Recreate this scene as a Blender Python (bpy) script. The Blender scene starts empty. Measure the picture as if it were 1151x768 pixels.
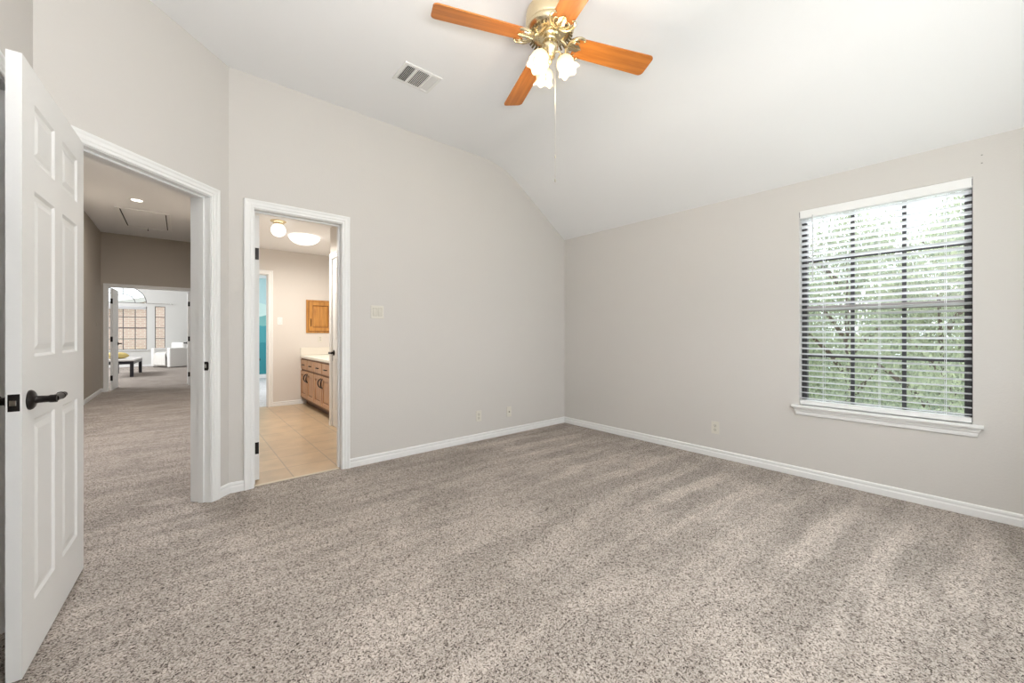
import bpy, bmesh, math, random
from mathutils import Vector, Matrix
PI = math.pi
R = math.radians
scene = bpy.context.scene
C = scene.collection
random.seed(7)

# ------------------------------------------------------------------ camera
cam_d = bpy.data.cameras.new('camera')
cam = bpy.data.objects.new('camera', cam_d)
C.objects.link(cam)
cam_d.sensor_fit = 'HORIZONTAL'
cam_d.sensor_width = 36.0
cam_d.lens = 442.7 / 1151 * 36.0
cam_d.shift_y = -8.0 / 1151
cam_d.clip_start = 0.02
cam.location = (0, 0, 1.14)
cam.rotation_euler = (R(90), 0, R(-40.1))
scene.camera = cam

# ------------------------------------------------------------------ view, world, lights
scene.view_settings.view_transform = 'Standard'
scene.view_settings.look = 'None'
scene.view_settings.exposure = 0.40
scene.view_settings.gamma = 1.0
scene.view_settings.use_curve_mapping = False

world = bpy.data.worlds.new('overcast_sky')
scene.world = world
world.use_nodes = True
bg = world.node_tree.nodes['Background']
bg.inputs[0].default_value = (0.90, 0.95, 1.0, 1)
bg.inputs[1].default_value = 2.0


def area(name, loc, rot, sx, sy, power, col=(1, 1, 1)):
    d = bpy.data.lights.new(name, 'AREA')
    d.shape = 'RECTANGLE'
    d.size, d.size_y = sx, sy
    d.energy = power
    d.color = col
    o = bpy.data.objects.new(name, d)
    C.objects.link(o)
    o.location = loc
    o.rotation_euler = rot
    return o


def point(name, loc, power, col=(1, 1, 1), radius=0.03):
    d = bpy.data.lights.new(name, 'POINT')
    d.energy = power
    d.color = col
    d.shadow_soft_size = radius
    o = bpy.data.objects.new(name, d)
    C.objects.link(o)
    o.location = loc
    return o


# fill light added outside an invented window in the unseen wall behind the camera
area('back_window_fill', (1.75, -0.86, 1.50), (R(90), 0, 0), 3.3, 2.0, 46, (0.985, 0.985, 1.0))
# daylight outside the bedroom window, above the view
area('daylight_right_window', (5.2, 0.48, 3.1), (0, R(62), 0), 1.4, 1.6, 150, (0.97, 0.985, 1.0))
# fill light added by the sitting room's left wall, which has no window
area('sitting_room_fill', (-4.2, 15.6, 2.5), (0, R(-62), 0), 2.0, 5.0, 250, (0.96, 0.98, 1.0))
# added light near the camera, aimed up like a bounced flash to brighten the ceiling
area('ceiling_fill', (0.25, 0.0, 1.45), (R(180), 0, 0), 0.5, 0.5, 56, (0.99, 0.99, 1.0))
area('teal_room_fill', (2.86, 9.6, 1.4), (0, R(90), 0), 1.6, 2.0, 55, (0.96, 0.98, 1.0))  # fill light added in front of the teal room's windowless right wall

# ------------------------------------------------------------------ materials
MATS = {}


def nodes_of(m):
    return m.node_tree.nodes, m.node_tree.links


def mat(name, col, rough=0.5, metal=0.0, bump=0.0, bscale=60.0, vary=0.0, vscale=4.0, spec=0.5):
    if name in MATS:
        return MATS[name]
    m = bpy.data.materials.new(name)
    m.use_nodes = True
    n, l = nodes_of(m)
    p = n['Principled BSDF']
    p.inputs['Base Color'].default_value = (*col, 1)
    p.inputs['Roughness'].default_value = rough
    p.inputs['Metallic'].default_value = metal
    p.inputs['Specular IOR Level'].default_value = spec
    tc = n.new('ShaderNodeTexCoord')
    if vary:
        t = n.new('ShaderNodeTexNoise')
        t.inputs['Scale'].default_value = vscale
        t.inputs['Detail'].default_value = 4
        l.new(tc.outputs['Object'], t.inputs['Vector'])
        r = n.new('ShaderNodeValToRGB')
        r.color_ramp.elements[0].position = 0.3
        r.color_ramp.elements[1].position = 0.7
        r.color_ramp.elements[0].color = (*[c * (1 - vary) for c in col], 1)
        r.color_ramp.elements[1].color = (*[min(1, c * (1 + vary)) for c in col], 1)
        l.new(t.outputs['Fac'], r.inputs['Fac'])
        l.new(r.outputs['Color'], p.inputs['Base Color'])
    if bump:
        t2 = n.new('ShaderNodeTexNoise')
        t2.inputs['Scale'].default_value = bscale
        t2.inputs['Detail'].default_value = 3
        l.new(tc.outputs['Object'], t2.inputs['Vector'])
        b = n.new('ShaderNodeBump')
        b.inputs['Strength'].default_value = bump
        b.inputs['Distance'].default_value = 0.004
        l.new(t2.outputs['Fac'], b.inputs['Height'])
        l.new(b.outputs['Normal'], p.inputs['Normal'])
    MATS[name] = m
    return m


def mat_wood(name, c1, c2, scale=(1, 14, 14), rough=0.35, axis_mix=1.0):
    m = mat(name, c1, rough)
    n, l = nodes_of(m)
    p = n['Principled BSDF']
    tc = n.new('ShaderNodeTexCoord')
    mp = n.new('ShaderNodeMapping')
    mp.inputs['Scale'].default_value = scale
    t = n.new('ShaderNodeTexNoise')
    t.inputs['Scale'].default_value = 3.0
    t.inputs['Detail'].default_value = 6
    t.inputs['Distortion'].default_value = 0.4
    r = n.new('ShaderNodeValToRGB')
    r.color_ramp.elements[0].position = 0.3
    r.color_ramp.elements[1].position = 0.72
    r.color_ramp.elements[0].color = (*c1, 1)
    r.color_ramp.elements[1].color = (*c2, 1)
    l.new(tc.outputs['Object'], mp.inputs['Vector'])
    l.new(mp.outputs['Vector'], t.inputs['Vector'])
    l.new(t.outputs['Fac'], r.inputs['Fac'])
    l.new(r.outputs['Color'], p.inputs['Base Color'])
    return m


def mat_emit(name, col, strength):
    m = bpy.data.materials.new(name)
    m.use_nodes = True
    n, l = nodes_of(m)
    p = n['Principled BSDF']
    p.inputs['Base Color'].default_value = (*col, 1)
    p.inputs['Emission Color'].default_value = (*col, 1)
    p.inputs['Emission Strength'].default_value = strength
    p.inputs['Roughness'].default_value = 0.4
    return m


def mat_pane(name, tint=(0.96, 0.98, 0.97), gloss=0.06):
    m = bpy.data.materials.new(name)
    m.use_nodes = True
    n, l = nodes_of(m)
    n.remove(n['Principled BSDF'])
    out = n['Material Output']
    t = n.new('ShaderNodeBsdfTransparent')
    t.inputs[0].default_value = (*tint, 1)
    g = n.new('ShaderNodeBsdfGlossy')
    g.inputs['Roughness'].default_value = 0.02
    mx = n.new('ShaderNodeMixShader')
    mx.inputs[0].default_value = gloss
    l.new(t.outputs[0], mx.inputs[1])
    l.new(g.outputs[0], mx.inputs[2])
    l.new(mx.outputs[0], out.inputs['Surface'])
    return m


def mat_frosted(name, col, emit):
    """lit frosted glass: diffuse + translucent, glowing with the bulb inside it"""
    m = bpy.data.materials.new(name)
    m.use_nodes = True
    n, l = nodes_of(m)
    n.remove(n['Principled BSDF'])
    out = n['Material Output']
    d = n.new('ShaderNodeBsdfDiffuse')
    d.inputs[0].default_value = (*col, 1)
    t = n.new('ShaderNodeBsdfTranslucent')
    t.inputs[0].default_value = (*col, 1)
    mx = n.new('ShaderNodeMixShader')
    mx.inputs[0].default_value = 0.6
    e = n.new('ShaderNodeEmission')
    e.inputs[0].default_value = (*col, 1)
    e.inputs[1].default_value = emit
    ad = n.new('ShaderNodeAddShader')
    l.new(d.outputs[0], mx.inputs[1])
    l.new(t.outputs[0], mx.inputs[2])
    l.new(mx.outputs[0], ad.inputs[0])
    l.new(e.outputs[0], ad.inputs[1])
    l.new(ad.outputs[0], out.inputs['Surface'])
    return m


def mat_carpet(name, dark, mid, light, vac=0.13):
    m = mat(name, mid, 0.95, spec=0.1)
    n, l = nodes_of(m)
    p = n['Principled BSDF']
    tc = n.new('ShaderNodeTexCoord')
    # speckle of the twisted yarn tips: one random tone per tuft
    wob = n.new('ShaderNodeTexNoise')
    wob.inputs['Scale'].default_value = 60
    wob.inputs['Detail'].default_value = 2
    l.new(tc.outputs['Object'], wob.inputs['Vector'])
    wm = n.new('ShaderNodeVectorMath')
    wm.operation = 'MULTIPLY_ADD'
    l.new(wob.outputs['Color'], wm.inputs[0])
    wm.inputs[1].default_value = (.02, .02, .0)
    l.new(tc.outputs['Object'], wm.inputs[2])
    t = n.new('ShaderNodeTexVoronoi')
    t.inputs['Scale'].default_value = 250
    l.new(wm.outputs[0], t.inputs['Vector'])
    sx = n.new('ShaderNodeSeparateXYZ')
    l.new(t.outputs['Color'], sx.inputs[0])
    r = n.new('ShaderNodeValToRGB')
    e = r.color_ramp.elements
    e[0].position, e[0].color = 0.05, (*dark, 1)
    e[1].position, e[1].color = 0.95, (*light, 1)
    k = r.color_ramp.elements.new(0.36)
    k.color = (*mid, 1)
    l.new(sx.outputs['X'], r.inputs['Fac'])
    # vacuum strokes: bands across x, each a leaning of the pile
    mp = n.new('ShaderNodeMapping')
    mp.inputs['Rotation'].default_value = (0, 0, R(-5))
    mp.inputs['Scale'].default_value = (0.70, 6.0, 1)
    l.new(tc.outputs['Object'], mp.inputs['Vector'])
    t2 = n.new('ShaderNodeTexNoise')
    t2.inputs['Scale'].default_value = 1.35
    t2.inputs['Detail'].default_value = 2.5
    t2.inputs['Roughness'].default_value = 0.5
    t2.inputs['Distortion'].default_value = 0.2
    l.new(mp.outputs['Vector'], t2.inputs['Vector'])
    t3 = n.new('ShaderNodeTexNoise')
    t3.inputs['Scale'].default_value = 2.2
    t3.inputs['Detail'].default_value = 4
    l.new(tc.outputs['Object'], t3.inputs['Vector'])
    ad = n.new('ShaderNodeMath')
    ad.operation = 'MULTIPLY_ADD'
    l.new(t3.outputs['Fac'], ad.inputs[0])
    ad.inputs[1].default_value = 0.8
    l.new(t2.outputs['Fac'], ad.inputs[2])
    mr = n.new('ShaderNodeMapRange')
    mr.interpolation_type = 'SMOOTHSTEP'
    mr.inputs['From Min'].default_value = 0.76
    mr.inputs['From Max'].default_value = 1.06
    mr.inputs['To Min'].default_value = 1 - vac
    mr.inputs['To Max'].default_value = 1 + vac
    l.new(ad.outputs[0], mr.inputs['Value'])
    # regular vacuum strokes in front of the window wall
    xyz = n.new('ShaderNodeSeparateXYZ')
    l.new(tc.outputs['Object'], xyz.inputs[0])
    t4 = n.new('ShaderNodeTexNoise')
    t4.inputs['Scale'].default_value = 1.6
    t4.inputs['Detail'].default_value = 2
    l.new(tc.outputs['Object'], t4.inputs['Vector'])

    def math_(op, a, b, c=None):
        k_ = n.new('ShaderNodeMath')
        k_.operation = op
        for i_, v_ in enumerate((a, b, c)):
            if v_ is None:
                continue
            if isinstance(v_, (int, float)):
                k_.inputs[i_].default_value = v_
            else:
                l.new(v_, k_.inputs[i_])
        return k_.outputs[0]

    def ramp(v_, a, b):
        k_ = n.new('ShaderNodeMapRange')
        k_.interpolation_type = 'SMOOTHSTEP'
        k_.inputs['From Min'].default_value = a
        k_.inputs['From Max'].default_value = b
        l.new(v_, k_.inputs['Value'])
        return k_.outputs['Result']
    ph = math_('MULTIPLY_ADD', xyz.outputs['Y'], 23.5, math_('MULTIPLY', t4.outputs['Fac'], 5.0))
    ph = math_('MULTIPLY_ADD', xyz.outputs['X'], 1.6, ph)
    st = ramp(math_("SINE", ph, None), -.1, .7)
    # each stroke narrows towards the wall
    msk = math_('MULTIPLY', ramp(xyz.outputs['X'], 2.0, 2.75), ramp(xyz.outputs['X'], 3.72, 3.05))
    amt = math_('MULTIPLY_ADD', math_('MULTIPLY', st, msk), vac * 2.0, mr.outputs['Result'])
    mul = n.new('ShaderNodeVectorMath')
    mul.operation = 'SCALE'
    l.new(r.outputs['Color'], mul.inputs[0])
    l.new(amt, mul.inputs['Scale'])
    l.new(mul.outputs['Vector'], p.inputs['Base Color'])
    b = n.new('ShaderNodeBump')
    b.inputs['Strength'].default_value = 0.45
    b.inputs['Distance'].default_value = 0.004
    l.new(sx.outputs['Y'], b.inputs['Height'])
    l.new(b.outputs['Normal'], p.inputs['Normal'])
    return m


def mat_brick(name, c1, c2, mortar, bw, bh, mort, offset=0.5, rough=0.8, rot=None, bump=0.3, vary=0.0):
    m = mat(name, c1, rough)
    n, l = nodes_of(m)
    p = n['Principled BSDF']
    tc = n.new('ShaderNodeTexCoord')
    mp = n.new('ShaderNodeMapping')
    if rot:
        mp.inputs['Rotation'].default_value = rot
    l.new(tc.outputs['Object'], mp.inputs['Vector'])
    b = n.new('ShaderNodeTexBrick')
    b.inputs['Color1'].default_value = (*c1, 1)
    b.inputs['Color2'].default_value = (*c2, 1)
    b.inputs['Mortar'].default_value = (*mortar, 1)
    b.inputs['Scale'].default_value = 1
    b.inputs['Brick Width'].default_value = bw
    b.inputs['Row Height'].default_value = bh
    b.inputs['Mortar Size'].default_value = mort
    b.inputs['Mortar Smooth'].default_value = 0.1
    b.offset = offset
    l.new(mp.outputs['Vector'], b.inputs['Vector'])
    src = b.outputs['Color']
    if vary:
        t = n.new('ShaderNodeTexNoise')
        t.inputs['Scale'].default_value = 5
        t.inputs['Detail'].default_value = 5
        l.new(tc.outputs['Object'], t.inputs['Vector'])
        mr = n.new('ShaderNodeMapRange')
        mr.inputs['To Min'].default_value = 1 - vary
        mr.inputs['To Max'].default_value = 1 + vary
        l.new(t.outputs['Fac'], mr.inputs['Value'])
        s = n.new('ShaderNodeVectorMath')
        s.operation = 'SCALE'
        l.new(src, s.inputs[0])
        l.new(mr.outputs['Result'], s.inputs['Scale'])
        src = s.outputs['Vector']
    l.new(src, p.inputs['Base Color'])
    bp = n.new('ShaderNodeBump')
    bp.invert = True
    bp.inputs['Strength'].default_value = bump
    bp.inputs['Distance'].default_value = 0.004
    l.new(b.outputs['Fac'], bp.inputs['Height'])
    l.new(bp.outputs['Normal'], p.inputs['Normal'])
    return m


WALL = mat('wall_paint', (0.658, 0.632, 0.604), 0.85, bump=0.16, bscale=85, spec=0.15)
WALL_SHADED = mat('shaded_wall_paint', (0.50, 0.455, 0.40), 0.85, bump=0.12, bscale=85, spec=0.15)  # the wall paint darkened: the hall's dimness is put into its colour
CEIL = mat('ceiling_paint', (0.87, 0.87, 0.875), 0.9, bump=0.12, bscale=70, spec=0.1)
TRIM = mat('white_trim_paint', (0.86, 0.86, 0.855), 0.35, spec=0.4)
DOORW = mat('white_door_paint', (0.83, 0.825, 0.815), 0.38, bump=0.05, bscale=140, spec=0.4)
CARPET = mat_carpet('beige_carpet', (0.075, 0.058, 0.05), (0.375, 0.323, 0.285), (0.61, 0.55, 0.50), 0.11)
BLACK = mat('oil_rubbed_bronze', (0.022, 0.018, 0.017), 0.32, 0.6)
CHROME = mat('brushed_nickel', (0.75, 0.74, 0.73), 0.25, 1.0)
BRASS = mat('polished_brass', (.74, .63, .42), 0.22, 1.0)
BRASSD = mat('brass_shadow_slots', (0.16, 0.12, 0.06), 0.45, 0.6)
PLATE = mat('almond_plate', (0.72, 0.69, 0.62), 0.4)
PLATE2 = mat('almond_device', (0.66, 0.63, 0.56), 0.4)
DARK = mat('dark_slot', (0.03, 0.03, 0.03), 0.7)
WFRAME = mat('dark_bronze_window_frame', (0.035, 0.034, 0.036), 0.5)
WRAIL = mat('taupe_window_rail', (0.30, 0.275, 0.26), 0.5)
BLIND = mat('white_blind_slat', (0.86, 0.86, 0.875), 0.4)
_n, _l = nodes_of(BLIND)
_t = _n.new('ShaderNodeBsdfTranslucent')
_t.inputs[0].default_value = (0.86, 0.86, 0.89, 1)
_m = _n.new('ShaderNodeMixShader')
_m.inputs[0].default_value = 0.3
_l.new(_n['Principled BSDF'].outputs[0], _m.inputs[1])
_l.new(_t.outputs[0], _m.inputs[2])
_l.new(_m.outputs[0], _n['Material Output'].inputs['Surface'])
PANE = mat_pane('window_pane')
VENTW = mat('white_vent_metal', (0.80, 0.795, 0.78), 0.45)
OAK = mat_wood('honey_oak', (0.40, 0.17, 0.035), (0.62, 0.30, 0.07), (9, 9, 1.2), 0.35)
VAN = mat_wood('pickled_oak', (0.42, 0.22, 0.11), (0.60, 0.36, 0.20), (9, 9, 1.2), 0.4)
VANL = mat('cabinet_dark_joint', (0.12, 0.05, 0.02), 0.6)
BLADE = mat_wood('cherry_fan_blade', (0.42, 0.125, 0.018), (0.60, 0.21, 0.035), (1.2, 16, 16), 0.35)
TILE = mat_brick('beige_floor_tile', (0.50, 0.365, 0.235), (0.545, 0.405, 0.262), (0.36, 0.28, 0.20), 0.345, 0.345, 0.005, 0.0, 0.3, bump=0.2, vary=0.28)
BATHW = mat('bath_wall_paint', (0.73, 0.69, 0.65), 0.8, bump=0.1, bscale=85, spec=0.15)
MARBLE = mat('cream_cultured_marble', (0.82, 0.78, 0.70), 0.2, vary=0.03, vscale=3)
BLIT = mat('white_fabric', (0.80, 0.79, 0.77), 0.95, bump=0.3, bscale=120)
ROOMW = mat('sitting_room_paint', (0.72, 0.72, 0.70), 0.85, spec=0.15)

# ------------------------------------------------------------------ mesh helpers


def new():
    return bmesh.new()


def box(bm, lo, hi, M=None):
    x0, y0, z0 = lo
    x1, y1, z1 = hi
    vs = [bm.verts.new(v) for v in ((x0, y0, z0), (x1, y0, z0), (x1, y1, z0), (x0, y1, z0),
                                    (x0, y0, z1), (x1, y0, z1), (x1, y1, z1), (x0, y1, z1))]
    for f in ((0, 3, 2, 1), (4, 5, 6, 7), (0, 1, 5, 4), (1, 2, 6, 5), (2, 3, 7, 6), (3, 0, 4, 7)):
        bm.faces.new([vs[i] for i in f])
    if M is not None:
        for v in vs:
            v.co = M @ v.co
    return vs


def prism(bm, poly, fn, a, b):
    """extrude a 2D polygon between a and b; fn(u, v, t) -> xyz"""
    n = len(poly)
    A = [bm.verts.new(fn(u, v, a)) for u, v in poly]
    B = [bm.verts.new(fn(u, v, b)) for u, v in poly]
    bm.faces.new(A)
    bm.faces.new(B[::-1])
    for i in range(n):
        j = (i + 1) % n
        bm.faces.new((A[i], A[j], B[j], B[i]))


def lathe(bm, prof, M=None, seg=32, cap=True):
    rings = []
    for r, z in prof:
        if r < 1e-6:
            rings.append([bm.verts.new((0, 0, z))])
        else:
            rings.append([bm.verts.new((r * math.cos(2 * PI * i / seg), r * math.sin(2 * PI * i / seg), z)) for i in range(seg)])
    for a, b in zip(rings, rings[1:]):
        for i in range(seg):
            j = (i + 1) % seg
            if len(a) == 1 and len(b) > 1:
                bm.faces.new((a[0], b[i], b[j]))
            elif len(b) == 1 and len(a) > 1:
                bm.faces.new((a[i], a[j], b[0]))
            elif len(a) > 1:
                bm.faces.new((a[i], a[j], b[j], b[i]))
    if cap:
        for rg in (rings[0], rings[-1]):
            if len(rg) > 1:
                bm.faces.new(rg)
    vs = [v for rg in rings for v in rg]
    if M is not None:
        for v in vs:
            v.co = M @ v.co
    return vs


def tube(bm, pts, r, seg=10, M=None):
    pts = [Vector(p) for p in pts]
    rr = r if isinstance(r, (list, tuple)) else [r] * len(pts)
    rings = []
    up = None
    for i, p in enumerate(pts):
        d = (pts[min(i + 1, len(pts) - 1)] - pts[max(i - 1, 0)]).normalized()
        if up is None:
            up = d.orthogonal().normalized()
        else:
            up = (up - d * up.dot(d)).normalized()
        s = d.cross(up)
        rings.append([bm.verts.new(p + (up * math.cos(2 * PI * k / seg) + s * math.sin(2 * PI * k / seg)) * rr[i]) for k in range(seg)])
    for a, b in zip(rings, rings[1:]):
        for k in range(seg):
            j = (k + 1) % seg
            bm.faces.new((a[k], a[j], b[j], b[k]))
    bm.faces.new(rings[0][::-1])
    bm.faces.new(rings[-1])
    if M is not None:
        for rg in rings:
            for v in rg:
                v.co = M @ v.co


def finish(bm, smooth):
    bmesh.ops.recalc_face_normals(bm, faces=bm.faces)
    if smooth:
        for f in bm.faces:
            f.smooth = True


def obj(name, bm, m, parent=None, smooth=False, bevel=0.0, angle=35):
    finish(bm, smooth)
    me = bpy.data.meshes.new(name)
    bm.to_mesh(me)
    bm.free()
    me.materials.append(m)
    if smooth:
        me.set_sharp_from_angle(angle=R(angle))
    o = bpy.data.objects.new(name, me)
    C.objects.link(o)
    if bevel:
        md = o.modifiers.new('bevel', 'BEVEL')
        md.width = bevel
        md.segments = 2
        md.limit_method = 'ANGLE'
    if parent:
        o.parent = parent
    return o


def tag(o, label, cat, group=None):
    o['label'] = label
    o['category'] = cat
    if group:
        o['group'] = group
    return o


def thing(name, label, cat, loc=(0, 0, 0), rz=0, group=None):
    o = bpy.data.objects.new(name, None)
    C.objects.link(o)
    o.location = loc
    o.rotation_euler = (0, 0, rz)
    o.empty_display_size = 0.1
    return tag(o, label, cat, group)


def struct(o, label=None, cat=None):
    o['kind'] = 'structure'
    if label:
        tag(o, label, cat)
    return o


def dup(root, loc, rz=None, label=None):
    r = root.copy()
    C.objects.link(r)
    r.location = loc
    if rz is not None:
        r.rotation_euler = (0, 0, rz)
    if label:
        r['label'] = label
    for ch in list(root.children):
        c = ch.copy()
        C.objects.link(c)
        c.parent = r
        for g in ch.children:
            d = g.copy()
            C.objects.link(d)
            d.parent = c
    return r


# ------------------------------------------------------------------ the shell (metres; A = wall with bath door, y = 3.47)
XR, YA, XL, YB = 3.81, 3.47, -0.50, -0.62
ZC = 3.06
ZR = 2.362
KX = 0.265                                     # corner of the angled wall and the wall with the bath door
SLOPE = 0.683
XC = XR - (ZC - ZR) / SLOPE                    # crease if it were sharp
# rounded crease: quadratic blend
crease = []
T0, T1 = XC - 0.30, XC + 0.26
for i in range(13):
    t = i / 12
    p0, p1, p2 = Vector((T0, ZC)), Vector((XC, ZC)), Vector((T1, ZC - (T1 - XC) * SLOPE))
    q = p0 * (1 - t) ** 2 + p1 * 2 * t * (1 - t) + p2 * t * t
    crease.append((q.x, q.y))

# bath door opening in A, and the hall door opening in the angled wall
BX0, BX1, DH = 0.420, 1.040, 2.072
S0, S1 = 0.155, 0.935
JT = 0.018                                     # jamb board thickness
ANG_O = Vector((KX, YA, 0))
ANG_U = Vector((-math.sqrt(.5), -math.sqrt(.5), 0))
ANG_N = Vector((math.sqrt(.5), -math.sqrt(.5), 0))
WT = 0.13
DT = 0.14

# ceiling of the bedroom: flat polygon and the sloping side in one solid
bm = new()
flat = [(XL - .1, YB - .1), (T0, YB - .1), (T0, YA + .05), (KX - 0.02, YA + .05), (XL - .1, YA - 0.765 - .05)]
prism(bm, flat, lambda u, v, t: (u, v, t), ZC, ZC + 0.12)
sec = crease + [(XR + .12, ZR - .12 * SLOPE), (XR + .12, ZR + .2), (T1, ZC + .12), (T0, ZC + .12)]
prism(bm, sec, lambda u, v, t: (u, t, v), YB - .1, YA + .05)
bmesh.ops.remove_doubles(bm, verts=bm.verts, dist=1e-5)
struct(obj('ceiling', bm, CEIL, smooth=True, angle=20))

# wall with the bath door
bm = new()
poly = [(KX, 0), (BX0 - JT, 0), (BX0 - JT, DH + JT), (BX1 + JT, DH + JT), (BX1 + JT, 0), (XR + .12, 0),
        (XR + .12, ZR - .12 * SLOPE + .03)] + [(x, z + .03) for x, z in crease[::-1]] + [(KX, ZC + .03)]
prism(bm, poly, lambda u, v, t: (u, t, v), YA, YA + WT)
struct(obj('wall_back', bm, WALL))

# right wall with the window opening
WY0, WY1, WZ0, WZ1 = 0.028, 0.935, 0.575, 2.132
bm = new()
for lo, hi in (((XR, YB - .1, 0), (XR + .12, WY0, ZR + .02)), ((XR, WY1, 0), (XR + .12, YA, ZR + .02)),
               ((XR, WY0, 0), (XR + .12, WY1, WZ0)), ((XR, WY0, WZ1), (XR + .12, WY1, ZR + .02))):
    box(bm, lo, hi)
bmesh.ops.remove_doubles(bm, verts=bm.verts, dist=1e-5)
struct(obj('wall_right', bm, WALL))

# angled wall with the hall door opening


def ang(s, z, t):                               # along the wall, up, out of the wall into the room
    p = ANG_O + ANG_U * s + ANG_N * t
    return (p.x, p.y, z)


SE = (KX - XL) * math.sqrt(2)
bm = new()
poly = [(-0.005, 0), (S0 - JT, 0), (S0 - JT, DH + JT), (S1 + JT, DH + JT), (S1 + JT, 0), (SE + .06, 0), (SE + .06, 3.2), (-0.005, 3.2)]
prism(bm, poly, lambda u, v, t: ang(u, v, t), -DT, 0)
struct(obj('wall_angled', bm, WALL))

# left wall with the dark closet opening, and the closet's own shell
CY0, CY1 = 1.45, 2.40
YL1 = YA - (KX - XL)
bm = new()
box(bm, (XL - .1, YB - .1, 0), (XL, CY0 - JT, 3.1))
box(bm, (XL - .1, CY1 + JT, 0), (XL, YL1, 3.1))
box(bm, (XL - .1, CY0 - JT, DH + JT), (XL, CY1 + JT, 3.1))
struct(obj('wall_left', bm, WALL))
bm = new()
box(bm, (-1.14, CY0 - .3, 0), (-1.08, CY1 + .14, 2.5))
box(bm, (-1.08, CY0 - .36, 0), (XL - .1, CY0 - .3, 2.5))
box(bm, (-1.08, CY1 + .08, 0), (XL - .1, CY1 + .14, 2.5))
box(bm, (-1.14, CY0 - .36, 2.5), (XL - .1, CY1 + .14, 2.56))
struct(obj('wall_closet', bm, WALL_SHADED))

# wall behind the camera; its wide window opening is invented to let light in
bm = new()
for lo, hi in (((XL - .1, YB - .12, 0), (0.35, YB, 3.1)), ((3.15, YB - .12, 0), (XR + .12, YB, 3.1)),
               ((0.35, YB - .12, 0), (3.15, YB, 0.72)), ((0.35, YB - .12, 2.25), (3.15, YB, 3.1))):
    box(bm, lo, hi)
struct(obj('wall_front', bm, WALL))
bm = new()
for x in (0.35, 1.26, 2.19, 3.09):
    box(bm, (x, YB - .1, .72), (x + .06, YB - .05, 2.25))
for z in (.72, 2.19):
    box(bm, (.35, YB - .1, z), (3.15, YB - .05, z + .06))
wn2 = struct(obj('added_window', bm, TRIM))  # unseen window added to go with the fill light behind it
bm = new()
box(bm, (.35, YB - .08, .72), (3.15, YB - .075, 2.25))
obj('pane', bm, PANE, wn2)

# floors
bm = new()
box(bm, (-5, -0.8, -.1), (3.95, 19.25, 0))
struct(obj('floor', bm, CARPET))
bm = new()
prism(bm, [(BX0 - .02, YA + .035), (BX1 + .02, YA + .035), (BX1 + .02, 3.6), (2.1, 3.6), (2.1, 7.22), (.36, 7.22), (.36, 3.6), (BX0 - .02, 3.6)],
      lambda u, v, t: (u, v, t), -.05, .006)
struct(obj('floor_tiles', bm, TILE))
bm = new()
box(bm, (BX0, YA + .018, 0.0), (BX1, YA + .04, .008))
struct(obj('trim_1', bm, mat('threshold_strip', (.66, .58, .46), .5), bevel=.002))
CHCARPET = mat_carpet('pale_carpet', (.42, .41, .40), (.58, .58, .58), (.72, .72, .73), 0.05)
bm = new()
box(bm, (.36, 7.22, -.05), (2.9, 12.1, .004))
struct(obj('floor_pale', bm, CHCARPET))

# ------------------------------------------------------------------ trim helpers
CAS = [(0, 0), (0, .009), (.005, .012), (.018, .010), (.024, .014), (.040, .015), (.050, .019), (.058, .019), (.062, .015), (.062, 0)]


def casing(name, fn, s0, s1, h, mat_=TRIM, prof=CAS):
    """fn(s, z, t) -> xyz ; t out of the wall"""
    bm = new()
    rows = []
    for w, t in prof:
        w -= 0.004
        w += 0.008
        rows.append([bm.verts.new(fn(*p)) for p in ((s0 - w, 0, t), (s0 - w, h + w, t), (s1 + w, h + w, t), (s1 + w, 0, t))])
    for a, b in zip(rows, rows[1:]):
        for k in range(3):
            bm.faces.new((a[k], a[k + 1], b[k + 1], b[k]))
    bm.faces.new([r[0] for r in rows])
    bm.faces.new([r[3] for r in rows])
    return struct(obj(name, bm, mat_))


def jamb(name, fn, s0, s1, h, depth, stop_t=None, stop_w=0.036):
    bm = new()
    for lo, hi in (((s0 - JT, 0), (s0, h + JT)), ((s1, 0), (s1 + JT, h + JT)), ((s0, h), (s1, h + JT))):
        prism(bm, [lo, (hi[0], lo[1]), hi, (lo[0], hi[1])], lambda u, v, t: fn(u, v, t), -depth - .001, .001)
    if stop_t is not None:
        for lo, hi in (((s0, 0), (s0 + .011, h)), ((s1 - .011, 0), (s1, h)), ((s0 + .011, h - .011), (s1 - .011, h))):
            prism(bm, [lo, (hi[0], lo[1]), hi, (lo[0], hi[1])], lambda u, v, t: fn(u, v, t), stop_t - stop_w, stop_t)
    return struct(obj(name, bm, TRIM))


fnA = lambda s, z, t: (s, YA - t, z)
fnAb = lambda s, z, t: (s, YA + WT + t, z)
casing('trim_2', fnA, BX0, BX1, DH)
jamb('trim_3', fnA, BX0, BX1, DH, WT, -.055, .03)
casing('trim_4', ang, S0, S1, DH)
jb = jamb('trim_5', ang, S0, S1, DH, DT, -.042)
casing('trim_6', lambda s, z, t: ang(s, z, -DT - t), S0, S1, DH)
fnL = lambda s, z, t: (XL + t, s, z)
casing('trim_7', fnL, CY0, CY1, DH)
jamb('trim_8', fnL, CY0, CY1, DH, .1)

# baseboards: profile swept along a straight run
BBP = [(0, 0), (.013, 0), (.014, .012), (.014, .040), (.010, .048), (.010, .054), (.013, .060), (.011, .070), (.004, .075), (0, .075)]


def baseboard(name, runs, parent=None):
    bm = new()
    for p, q, nrm in runs:
        p, q, nrm = Vector((*p, 0)), Vector((*q, 0)), Vector((*nrm, 0)).normalized()
        prism(bm, BBP, lambda u, v, t: tuple(p.lerp(q, t) + nrm * u + Vector((0, 0, v))), 0, 1)
    return struct(obj(name, bm, TRIM))


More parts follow.
